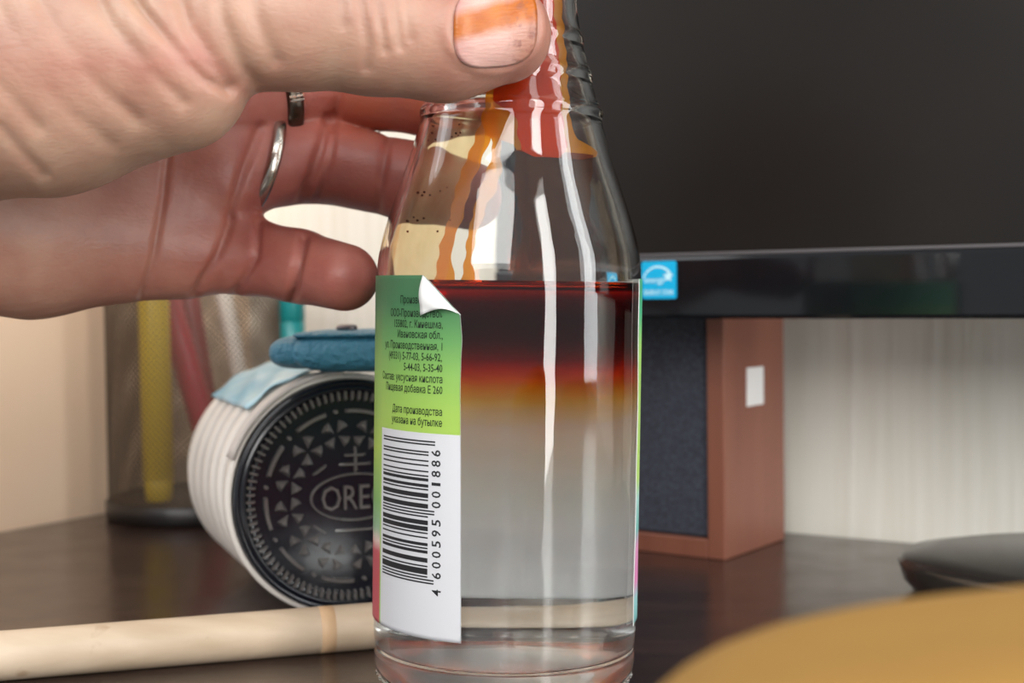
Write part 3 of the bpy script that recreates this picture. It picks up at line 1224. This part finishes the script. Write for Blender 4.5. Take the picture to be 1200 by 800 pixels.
# foot plate and neck
m_foot = pbr('satin_black_foot', sr(36, 34, 32), .22, spec=.5)
tip = G(1062, 690)
ft_c = Vector(((tip - mo).dot(mdir) + .105, 0, 0))
V, Fc = lathe([(0, .0), (.95, .0), (.985, .0035), (1.0, .0085), (.985, .0105), (.9, .0122), (0, .0160)], 80)
V = [(ft_c.x - .004 + x * .105, y * .056 + .022, z) for x, y, z in V]
foot = mesh('foot', V, Fc, m_foot, monitor)
box('neck', (.06, .018, .11), (ft_c.x, .032, .066), m_foot, monitor, .003)

# energy sticker
m_cy = pbr('cyan_sticker', sr(0, 172, 222), .35)
m_cw = pbr('pale_cyan_print', sr(200, 240, 250), .4)
ux, uz = on_monitor(772.5, 328)
ux0, _ = on_monitor(752.5, 328)
ux1, _ = on_monitor(793, 328)
_, uz1 = on_monitor(772, 306)
_, uz0 = on_monitor(772, 350)
sw, sh = (ux1 - ux0), (uz1 - uz0)
stk = box('energy_sticker', (sw, .0003, sh), (ux, -.00015, uz), m_cy, monitor)
bm = bmesh.new()
bm.from_mesh(stk.data)
ve = [e for e in bm.edges if abs((e.verts[0].co - e.verts[1].co).y) > 1e-6]
bmesh.ops.bevel(bm, geom=ve, offset=sw * .06, segments=3, profile=.5, affect='EDGES')
bm.to_mesh(stk.data)
bm.free()
stk['label'] = 'square cyan sticker with a white arc and star'


def flat(pts2, n0, AV, AF, y):
    for a in pts2:
        AV.append((ux + a[0] * sw, y, uz + a[1] * sh))
    AF.append(tuple(range(n0, n0 + len(pts2))))


AV, AF = [], []
# swoosh that thickens to the right
N = 18
prev = None
for k in range(N + 1):
    t = k / N
    ang = math.radians(168 - t * 140)
    cxp, cyp, R = -.02, -.06, .44
    o_ = (cxp + R * 1.02 * math.cos(ang), cyp + (R + .0) * math.sin(ang))
    th = .035 + .03 * t
    i_ = (cxp + (R - th) * 1.02 * math.cos(ang), cyp + (R - th) * math.sin(ang))
    if prev:
        flat([prev[0], prev[1], i_, o_], len(AV), AV, AF, -.00036)
    prev = (o_, i_)
sp = []
for k in range(10):                                         # star at the swoosh's right end
    a = math.radians(90 + k * 36)
    R = .17 if k % 2 == 0 else .07
    sp.append((.27 + R * math.cos(a), .09 + R * math.sin(a)))
n0 = len(AV)
for a in sp + [(.27, .09)]:
    AV.append((ux + a[0] * sw, -.00036, uz + a[1] * sh))
for k in range(10):
    AF.append((n0 + 10, n0 + k, n0 + (k + 1) % 10))


def flat_text(body, x0, x1, y0, h, bold, shear=0.0):
    V, Fc = text_data(body, bold)
    a, b_ = V[:, 0].min(), V[:, 0].max()
    n0 = len(AV)
    for v in V:
        AV.append((ux + (x0 + (v[0] - a) / (b_ - a) * (x1 - x0) + shear * v[1] * h) * sw, -.00038, uz + (y0 + v[1] / .73 * h) * sh))
    AF.extend(tuple(i + n0 for i in f) for f in Fc)


flat_text('energy', -.42, .16, -.07, .17, .01, .25)
flat_text('ENERGY STAR', -.42, .42, -.39, .13, .02)
mesh('sticker_print', AV, AF, m_cw, stk, False)

# ---------------------------------------------------------------- speaker
ST = math.radians(36)
sc0 = G(850, 657)
speaker = empty('speaker', sc0)
speaker.rotation_euler = (0, 0, -ST)                       # local -x = front face to the left, local +y = depth
tag(speaker, 'reddish brown wooden speaker with dark fabric grille behind the bottle', 'speaker')
m_swood = pbr('reddish_wood_veneer', sr(134, 84, 66), .38, var=(sr(120, 72, 57), 14, (6, 6, .6)), bump=(60, .05, .0004, (5, 5, .5)))
m_grille, nt, out = new_mat('dark_grille_cloth')
p = nd(nt, 'ShaderNodeBsdfPrincipled', i_Roughness=.85)
c = mixc(nt, ramp(nt, noise(nt, 1400, 2), [(.4, (0, 0, 0)), (.65, (1, 1, 1))]), sr(40, 43, 54), sr(66, 70, 82))
c = mixc(nt, ramp(nt, noise(nt, 40, 4), [(.4, (0, 0, 0)), (.8, (.5, .5, .5))]), c, sr(60, 64, 76))
nt.links.new(c, p.inputs['Base Color'])
b = nd(nt, 'ShaderNodeBump', i_Strength=.4, i_Distance=.0005)
nt.links.new(noise(nt, 1400, 2), b.inputs['Height'])
nt.links.new(b.outputs[0], p.inputs['Normal'])
nt.links.new(p.outputs[0], out.inputs[0])
SW, SD, SH = .088, .052, .165
# how deep: solve from the far corner in the picture
far = G(920, 632)
SD = max(.04, (far - sc0).dot(Vector((math.sin(ST), math.cos(ST), 0))))
fr = .0062
box('side_panel', (fr, SD, SH), (-fr / 2, SD / 2, SH / 2), m_swood, speaker, .0005)
box('side_panel', (fr, SD, SH), (-SW + fr / 2, SD / 2, SH / 2), m_swood, speaker, .0005)
box('bottom_panel', (SW - 2 * fr, SD, fr), (-SW / 2, SD / 2, fr / 2), m_swood, speaker, .0004)
box('top_panel', (SW - 2 * fr, SD, fr), (-SW / 2, SD / 2, SH - fr / 2), m_swood, speaker, .0004)
box('back_panel', (SW - 2 * fr, .004, SH - 2 * fr), (-SW / 2, SD - .002, SH / 2), m_swood, speaker)
gr = box('grille', (SW - 2 * fr - .0006, .006, SH - 2 * fr - .0006), (-SW / 2, .0042, SH / 2), m_grille, speaker, .0008)
m_wst = pbr('white_sticker_paper', sr(226, 224, 222), .5)
sx_dir = Vector((math.sin(ST), math.cos(ST), 0))
snor = Vector((math.cos(ST), -math.sin(ST), 0))


def on_side(px, py):
    d = ray(px, py)
    t = (sc0 - EYE).dot(snor) / d.dot(snor)
    q = EYE + d * t
    return (q - sc0).dot(sx_dir), q.z


a0, z1_ = on_side(874.5, 431)
a1, z0_ = on_side(894, 473)
w_st = box('white_sticker', (.0003, a1 - a0, z1_ - z0_), (.00015, (a0 + a1) / 2, (z0_ + z1_) / 2), m_wst, speaker)
w_st['label'] = 'small white paper sticker on the side'

# ---------------------------------------------------------------- round tin with an embossed biscuit lid
lc = P(409, 583, .358)
LR = 143 * .358 / F
phi = math.radians(22)
tin = empty('biscuit_tin', (lc.x, lc.y, 0))
tin.rotation_euler = (0, 0, phi)                           # local -y = out of the lid
tag(tin, 'round white ribbed tin lying on its side, black embossed biscuit lid facing out', 'tin')
m_white = pbr('white_ribbed_plastic', sr(226, 220, 212), .35, var=(sr(214, 206, 198), 30, (1, 1, 1)))
m_white.name = 'white_ribbed_plastic_shaded_grooves'
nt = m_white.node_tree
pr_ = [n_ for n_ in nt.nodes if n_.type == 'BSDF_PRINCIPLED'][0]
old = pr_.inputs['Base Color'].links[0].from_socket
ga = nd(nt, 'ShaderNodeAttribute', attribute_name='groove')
nt.links.new(mixc(nt, ga.outputs['Fac'], old, sr(112, 92, 80)), pr_.inputs['Base Color'])  # shade between the ribs painted in as brown
m_lid = pbr('blue_black_lid', sr(15, 18, 26), .20, spec=.55)
m_emb = pbr('highlit_embossing', sr(84, 80, 78), .25, spec=.8)  # lighter grey puts the sheen of the raised lines into the colour
m_face = pbr('dark_brown_lid_face', sr(22, 19, 19), .28, spec=.5)
LZ = LR + .0003                                             # centre height above the desk
TL = .076


def yl(V):                                                  # lathe axis z -> local y (depth, away from the viewer)
    return [(x, z, y + LZ) for x, y, z in V]


prof = [(0, TL), (LR * .90, TL), (LR * .955, TL - .002)]
n = 130
for i in range(n + 1):
    s = TL - .003 - (TL - .010) * i / n
    rr = LR * .903 + .0028 * abs(math.sin(PI * s / .0120)) ** .6
    prof.append((rr, s))
prof += [(LR * 1.0, .0058), (LR * 1.004, .003), (LR * 1.0, .0008), (LR * .965, .0002), (LR * .955, .002), (0, .002)]
V, Fc = lathe(prof, 96)
# the wrinkled sleeve is a little skewed
V = [(x, y, z + (.0022 * math.sin(3 * math.atan2(y, x) + z * 40) if .008 < z < TL - .006 else 0)) for x, y, z in V]
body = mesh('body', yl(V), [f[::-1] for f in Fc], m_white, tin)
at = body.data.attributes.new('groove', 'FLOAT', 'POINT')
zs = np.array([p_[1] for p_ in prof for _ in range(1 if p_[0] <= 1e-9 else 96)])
gv = np.where((zs > .0075) & (zs < TL - .002), np.clip(1 - np.abs(np.sin(PI * zs / .0120)) / .72, 0, 1), 0)  # painted shade, strongest in the valleys
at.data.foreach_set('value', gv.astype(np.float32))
V, Fc = lathe([(0, .0016), (LR * .955, .0016), (LR * .955, -.0012), (LR * .94, -.0022), (LR * .925, -.0024), (LR * .915, -.0016), (LR * .905, -.0016), (LR * .895, -.0022), (LR * .87, -.0022), (LR * .86, -.0012), (LR * .80, -.0009), (0, -.0009)], 96)
lid = mesh('lid', yl(V), [f[::-1] for f in Fc], m_lid, tin)
lid['label'] = 'black round lid embossed like a chocolate biscuit'


def lid_piece(name, me_or_bm, r, ang, rot, m, y=-.0009):
    o = bpy.data.objects.new(name, me_or_bm)
    COL.objects.link(o)
    o.parent = lid
    o.location = (r * math.cos(ang), y, r * math.sin(ang) + LZ)
    o.rotation_euler = (0, -rot, 0)
    return o


def shape_mesh(name, pts, h, m, bev=.3):
    """a raised piece: outline pts (x, z), rising towards -y with sloping sides"""
    n = len(pts)
    cx_ = sum(p[0] for p in pts) / n
    cz_ = sum(p[1] for p in pts) / n
    V = [(x, 0, z) for x, z in pts] + [(cx_ + (x - cx_) * (1 - bev), -h, cz_ + (z - cz_) * (1 - bev)) for x, z in pts]
    Fc = [tuple(range(n, 2 * n))] + [(i, (i + 1) % n, n + (i + 1) % n, n + i) for i in range(n)]
    bm = bmesh.new()
    vs = [bm.verts.new(v) for v in V]
    for f in Fc:
        bm.faces.new([vs[i] for i in f])
    bmesh.ops.recalc_face_normals(bm, faces=bm.faces[:])
    me = bpy.data.meshes.new(name)
    bm.to_mesh(me)
    bm.free()
    me.materials.append(m)
    return me


def bar_pts(L, w_):
    return [(-L / 2, -w_ / 2), (L / 2, -w_ / 2), (L / 2 + w_ * .3, 0), (L / 2, w_ / 2), (-L / 2, w_ / 2), (-L / 2 - w_ * .3, 0)]


me_rib = shape_mesh('edge_rib', bar_pts(LR * .085, LR * .026), .0012, m_emb)
for k in range(90):
    a = 2 * PI * k / 90
    lid_piece('edge_rib', me_rib, LR * .825, a, a, m_emb)
RD = LR * .70
arc = []
for s, r in ((1, RD + LR * .016), (-1, RD - LR * .016)):
    for k in range(9):
        a = math.radians(11.5) * (k / 4 - 1) * s
        arc.append((r * math.cos(a) - RD, r * math.sin(a)))
me_dash = shape_mesh('embossed_dash', arc, .0011, m_emb, .12)
me_dot = shape_mesh('embossed_dot', [(LR * .022 * math.cos(t), LR * .022 * math.sin(t)) for t in np.linspace(0, 2 * PI, 9)[:-1]], .0010, m_emb)
for k in range(10):
    a = math.radians(9 + 36 * k)
    lid_piece('embossed_dash', me_dash, RD, a, a, m_emb)
    lid_piece('embossed_dot', me_dot, RD, a + math.radians(18), a, m_emb)
me_pet = shape_mesh('embossed_petal', [(LR * .018, 0), (LR * .112, -LR * .050), (LR * .125, 0), (LR * .112, LR * .050)], .0011, m_emb, .55)
for k in range(12):
    a = math.radians(30 * k + 12)
    fx, fz = LR * .515 * math.cos(a), LR * .515 * math.sin(a)
    for j in range(4):
        o = bpy.data.objects.new('embossed_petal', me_pet)
        COL.objects.link(o)
        o.parent = lid
        o.location = (fx, -.0009, fz + LZ)
        o.rotation_euler = (0, -(a + PI / 4 + j * PI / 2), 0)
# centre: oval, cross above it, the word
ov = []
def ring_mesh(name, a_, b_, wd, h, m, n=56):
    V, Fc = [], []
    for k in range(n):
        t = 2 * PI * k / n
        for s in (1, 1 - .3 * wd / a_, 1 - .7 * wd / a_, 1 - wd / a_):
            V.append((a_ * s * math.cos(t), -h if 1 - wd / a_ < s < 1 else 0, (b_ * s if s == 1 else b_ - (1 - s) * a_) * math.sin(t)))
    for k in range(n):
        for i in range(3):
            a, b2 = k * 4 + i, ((k + 1) % n) * 4 + i
            Fc.append((a, b2, b2 + 1, a + 1))
    me = bpy.data.meshes.new(name)
    me.from_pydata(V, [], Fc)
    me.materials.append(m)
    return me


ovm = lid_piece('embossed_oval', ring_mesh('embossed_oval', LR * .385, LR * .20, LR * .022, .0009, m_emb), LR * .05, -.25, 0, m_emb)
lx, lz = ovm.location.x, ovm.location.z
V, Fc = text_data('OREO', .0)
AVl, AFl = [], []
a, b_ = V[:, 0].min(), V[:, 0].max()
hh = V[:, 1].max()
for h_ in (0, -.0009):
    for v in V:
        AVl.append((lx + ((v[0] - a) / (b_ - a) - .5) * LR * .58, -.0009 + h_, lz + (v[1] / hh - .5) * LR * .20))
nV = len(V)
AFl = [tuple(i + nV for i in f) for f in Fc]
me_t = bpy.data.meshes.new('lid_lettering')
me_t.from_pydata(AVl, [], AFl)
# side walls along the outline's free edges
ed = {}
for f in Fc:
    for i in range(len(f)):
        k = (f[i], f[(i + 1) % len(f)])
        ed[tuple(sorted(k))] = ed.get(tuple(sorted(k)), []) + [k]
AFl += [(k[0][0], k[0][1], k[0][1] + nV, k[0][0] + nV) for k in ed.values() if len(k) == 1]
mesh('lid_lettering', AVl, AFl, m_emb, lid, False)
bpy.data.meshes.remove(me_t)
for (cx_, cz_, L, wd, rot) in [(0, .30, .22, .024, PI / 2), (0, .27, .26, .024, 0), (0, .345, .17, .024, 0), (0, -.27, .34, .02, 0), (-.30, .235, .13, .02, .6), (.30, .235, .13, .02, -.6),
                               (-.30, -.255, .13, .02, -.6), (.30, -.255, .13, .02, .6)]:
    o = bpy.data.objects.new('embossed_line', shape_mesh('embossed_line', bar_pts(L * LR, wd * LR), .0009, m_emb))
    COL.objects.link(o)
    o.parent = lid
    o.location = (lx + cx_ * LR, -.0009, lz + cz_ * LR)
    o.rotation_euler = (0, -rot, 0)

# pale blue printed patch high on the body and the white edge tape
m_blue = pbr('pale_blue_print', sr(140, 196, 220), .25, var=(sr(196, 224, 230), 60, (1, 1, 1)))


def body_patch(name, s0, s1, a0, a1, dr, m, thick=.0004, warp=0.0):
    V, Fc = [], []
    ns, na = 12, 14
    for i in range(ns + 1):
        for j in range(na + 1):
            s = s0 + (s1 - s0) * i / ns
            a = math.radians(a0 + (a1 - a0) * j / na)
            r = LR * .994 + dr + warp * math.sin(i * 1.1 + j * .9)
            V.append((r * math.cos(a), s, r * math.sin(a) + LZ))
    for i in range(ns):
        for j in range(na):
            k = i * (na + 1) + j
            Fc.append((k, k + 1, k + na + 2, k + na + 1))
    o = mesh(name, V, Fc, m, tin)
    sm = o.modifiers.new('s', 'SOLIDIFY')
    sm.thickness = thick
    sm.offset = 1
    return o


bp = body_patch('blue_patch', .016, .070, 96, 136, .0008, m_blue, .0004, .0004)
bp['label'] = 'crumpled pale blue printed patch'
m_tape = pbr('grey_white_tape', sr(196, 188, 182), .6, bump=(300, .3, .0005, (1, 1, 1)))
body_patch('edge_tape', .000, .0055, 92, 160, .0012, m_tape, .0012)

# ---------------------------------------------------------------- teal leather pouch lying on the tin
m_teal = pbr('teal_leather', sr(66, 134, 158), .5, var=(sr(50, 112, 138), 60, (1, 1, 1)), bump=(520, 1.0, .0016, (1, 1, 1)))
pa = P(322, 419, .3595)
pb = P(500, 414, .3560)
pouch = empty('teal_pouch', ((pa + pb) / 2 - Vector((0, 0, (pa.z + pb.z) / 2))))
px_dir = (pb - pa)
px_dir.z = 0
plen = px_dir.length
pouch.rotation_euler = (0, 0, math.atan2(px_dir.y, px_dir.x))
tag(pouch, 'teal textured leather pouch lying across the top of the biscuit tin', 'pouch')
zt_tin = 2 * LR + .0012
PT = .0106


def pillow(name, sx, sy, sz, c, m, parent, e=.32, n=40, bend=0.0):
    """rounded slab with soft sides"""
    V, Fc = [], []
    def pw(v, k):
        return math.copysign(abs(v) ** k, v)
    for i in range(n // 2 + 1):
        la = -PI / 2 + PI * i / (n // 2)
        for j in range(n):
            lo_ = 2 * PI * j / n
            x = pw(math.cos(la), .6) * pw(math.cos(lo_), e)
            y = pw(math.cos(la), .6) * pw(math.sin(lo_), e)
            z = pw(math.sin(la), .8)
            V.append((c[0] + x * sx / 2, c[1] + y * sy / 2, c[2] + z * sz / 2 - bend * x * x))
    for i in range(n // 2):
        for j in range(n):
            Fc.append((i * n + j, i * n + (j + 1) % n, (i + 1) * n + (j + 1) % n, (i + 1) * n + j))
    return mesh(name, V, Fc, m, parent)


pillow('body', plen * .84, .034, PT, (plen * .10, .0, zt_tin + PT / 2 - .0002), m_teal, pouch)
pillow('folded_end', .021, .030, .0088, (-plen / 2 + .0105, .001, zt_tin + .0050), m_teal, pouch, .6)
pillow('top_flap', plen * .8, .032, .0022, (plen * .08, .0005, zt_tin + PT - .0010), m_teal, pouch)
m_tab = pbr('dull_grey_metal', sr(120, 112, 112), .4, .6)
pillow('snap', .0055, .0055, .0020, (0.0, -.004, zt_tin + PT + .0006), m_tab, pouch, .9, 20)

# ---------------------------------------------------------------- mesh pencil cup
CR, CH = .0345, .098
cc_ = Vector((-.1237, .5355, 0))
cup = empty('pencil_cup', cc_)
tag(cup, 'round metal mesh pencil cup with a dark base standing by the left wall', 'pencil cup')
m_wire = pbr('grey_brown_wire', sr(96, 82, 68), .45, .3)
m_cupb = pbr('dark_cup_base', sr(32, 28, 27), .3, .2)
m_rim = pbr('steel_rim', sr(120, 112, 104), .3, .8)
V, Fc = [], []
z0c, z1c = .006, CH
NW, TURN, SEG, WD = 92, (CH - .006) / CR, 22, .00040
for sgn in (1, -1):
    R_ = CR + .00016 * sgn
    for k in range(NW):
        a0_ = 2 * PI * k / NW
        n0 = len(V)
        for i in range(SEG + 1):
            f = i / SEG
            th = a0_ + sgn * TURN * f
            z = z0c + (z1c - z0c) * f
            for sw_ in (-1, 1):                             # a flat ribbon across the wire's direction
                V.append((R_ * math.cos(th + sw_ * WD * .7 / R_ / 2), R_ * math.sin(th + sw_ * WD * .7 / R_ / 2), z - sgn * sw_ * WD * .7 / 2))
        Fc += [(n0 + 2 * i, n0 + 2 * i + 1, n0 + 2 * i + 3, n0 + 2 * i + 2) for i in range(SEG)]
o = mesh('wire_mesh', V, Fc, m_wire, cup, False)
o['kind'] = 'stuff'
sm = o.modifiers.new('s', 'SOLIDIFY')
sm.thickness = .0002
V, Fc = lathe([(0, 0), (CR - .0005, 0), (CR + .0012, .0012), (CR + .0012, .0065), (CR - .0004, .0078), (CR - .0012, .0078), (CR - .002, .0072), (0, .0072)], 72)
mesh('base', V, Fc, m_cupb, cup)
V, Fc = lathe([(CR - .001, CH - .0012), (CR + .001, CH - .0012), (CR + .0013, CH), (CR + .001, CH + .0012), (CR - .001, CH + .0012), (CR - .0013, CH), (CR - .001, CH - .0012)], 72)
mesh('top_rim', V, Fc, m_rim, cup)

# pens in the cup
m_yel = pbr('yellow_pen_plastic', sr(222, 186, 30), .4)
m_redp = pbr('crimson_pen_plastic', sr(176, 28, 52), .35)
m_dred = pbr('dark_red_pen_plastic', sr(140, 24, 40), .4)
m_palep = pbr('pale_pink_band', sr(222, 196, 186), .5)
m_tealp = pbr('teal_pen_plastic', sr(16, 116, 116), .22)
m_tip = pbr('pen_tip_dark', sr(40, 38, 40), .4)
m_wpen = pbr('white_pen_plastic', sr(226, 216, 204), .4)


def pen(name, foot, top, r, m, label, L=None, band=None, group=None):
    foot, top = Vector(foot), Vector(top)
    e = empty(name, foot)
    d = top - foot
    if L:
        d = d.normalized() * L
    V, Fc = tube_between(d.normalized() * .008, d * .80, r, 20)
    mesh('barrel', V, Fc, m, e)
    V, Fc = tube_between((0, 0, 0), d.normalized() * .009, r * (.85 if r > .0055 else .25), 16, r * .95)
    mesh('tip', V, Fc, m, e)
    V, Fc = tube_between(d * .80, d, r * 1.04, 20, r * .98)
    mesh('cap', V, Fc, m, e)
    if band:
        V, Fc = tube_between(d * band[0], d * band[1], r * 1.05, 20)
        mesh('band', V, Fc, band[2], e)
    tag(e, label, 'pen', group)
    return e


def pen_at(fx, fy, fz, tx, ty, tz):
    f_ = P(fx, fy, fz)
    f_.z = .0085
    return f_, P(tx, ty, tz)


pen('pen', *pen_at(187, 597, .512, 180, 350, .513), .0058, m_yel, 'thick yellow marker standing nearly upright in the mesh cup', .125)
pen('pen', *pen_at(263, 560, .525, 200, 365, .529), .0052, m_redp, 'crimson pen with a pale band leaning in the mesh cup', .125, (.66, .78, m_palep))
pen('pen', *pen_at(255, 560, .547, 219, 352, .546), .0052, m_dred, 'dark red pen behind the crimson pen in the mesh cup', .122)
pen('pen', *pen_at(308, 560, .546, 262, 345, .549), .0034, m_wpen, 'slim off-white pen at the back of the mesh cup', .118)
tp = P(346, 380, .521)
ft = Vector((tp.x, tp.y, .0002))
pen('pen', ft, ft + Vector((-.002, .001, .12)), .0048, m_tealp, 'glossy teal pen upright beside the mesh cup, behind the pouch', .094)

# ---------------------------------------------------------------- wooden stick
sa, sb = G(-320, 0), None
a_ = P(0, 771.5, .3015)
b_ = P(440, 736.5, .3255)
R = .0055
a_.z = b_.z = R
dv = (b_ - a_).normalized()
s0, s1 = a_ - dv * .16, b_ + dv * .060
stick = empty('wooden_stick', s0.lerp(s1, .5) - Vector((0, 0, R)))
m_stick, nt, out = new_mat('pale_birch')
p = nd(nt, 'ShaderNodeBsdfPrincipled', i_Roughness=.5)
c = mixc(nt, ramp(nt, noise(nt, 40, 6, stretch=(.35, 4, 4)), [(.35, (0, 0, 0)), (.7, (1, 1, 1))]), sr(208, 188, 164), sr(188, 166, 140))
c = mixc(nt, ramp(nt, noise(nt, 120, 3), [(.66, (0, 0, 0)), (.75, (.5, .5, .5))]), c, sr(150, 116, 84))
nt.links.new(c, p.inputs['Base Color'])
nt.links.new(p.outputs[0], out.inputs[0])
tag(stick, 'pale round wooden stick lying on the desk in front of the biscuit tin', 'stick')
ctr = stick.location
V, Fc = tube_between(s0 - ctr, s1 - ctr, R, 32)
mesh('shaft', V, Fc, m_stick, stick)
for k, e in ((0, s0 - ctr), (1, s1 - ctr)):
    V, Fc = tube_between(e, e + dv * (.0006 if k else -.0006), R * .9, 24)
    mesh('end_grain', V, Fc, m_stick, stick)
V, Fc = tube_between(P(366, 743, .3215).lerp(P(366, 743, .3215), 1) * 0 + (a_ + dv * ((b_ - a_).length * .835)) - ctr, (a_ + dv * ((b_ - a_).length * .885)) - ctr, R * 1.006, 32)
m_shadow_band = pbr('painted_shadow_band', sr(196, 162, 126), .55)  # brown band stands in for the shadow that crosses the stick
mesh('shadow_band', V, Fc, m_shadow_band, stick)

# ---------------------------------------------------------------- blurred mustard shape close to the lens
m_mus = pbr('mustard_fabric', sr(148, 110, 46), .75, var=(sr(142, 105, 43), 60, (1, 1, 1)), bump=(700, .2, .0005, (1, 1, 1)))
V, Fc = [], []
n = 64
cxm, cym, rx, ry, hz = .054, .110, .047, .022, .0562
mus = empty('cushion', (cxm, cym, 0))


def pw(v, k):
    return math.copysign(abs(v) ** k, v)


for i in range(25):
    la = -PI / 2 + PI * i / 24
    for j in range(n):
        lo_ = 2 * PI * j / n
        x = rx * pw(math.cos(la), .4) * pw(math.cos(lo_), .7)
        V.append((x, ry * pw(math.cos(la), .4) * pw(math.sin(lo_), .7), (1 + 1.3 * (x + cxm - .0206)) * (hz / 2 + hz / 2 * pw(math.sin(la), .45))))
for i in range(24):
    for j in range(n):
        Fc.append((i * n + j, i * n + (j + 1) % n, (i + 1) * n + (j + 1) % n, (i + 1) * n + j))
mesh('cover', V, Fc, m_mus, mus)
V = [(rx * .999 * pw(math.cos(t), .7), ry * .999 * pw(math.sin(t), .7), hz / 2) for t in np.linspace(0, 2 * PI, 65)[:-1]]
AVs, AFs = [], []
for i, v in enumerate(V):
    for k in range(6):
        t = 2 * PI * k / 6
        d = Vector((v[0], v[1], 0)).normalized()
        AVs.append(Vector(v) + d * (.0009 * math.cos(t)) + Vector((0, 0, .0009 * math.sin(t))))
for i in range(64):
    for k in range(6):
        AFs.append((i * 6 + k, i * 6 + (k + 1) % 6, ((i + 1) % 64) * 6 + (k + 1) % 6, ((i + 1) % 64) * 6 + k))
mesh('seam_piping', AVs, AFs, m_mus, mus)
tag(mus, 'mustard yellow rounded cushion shape, badly out of focus, nearest to the viewer', 'cushion')
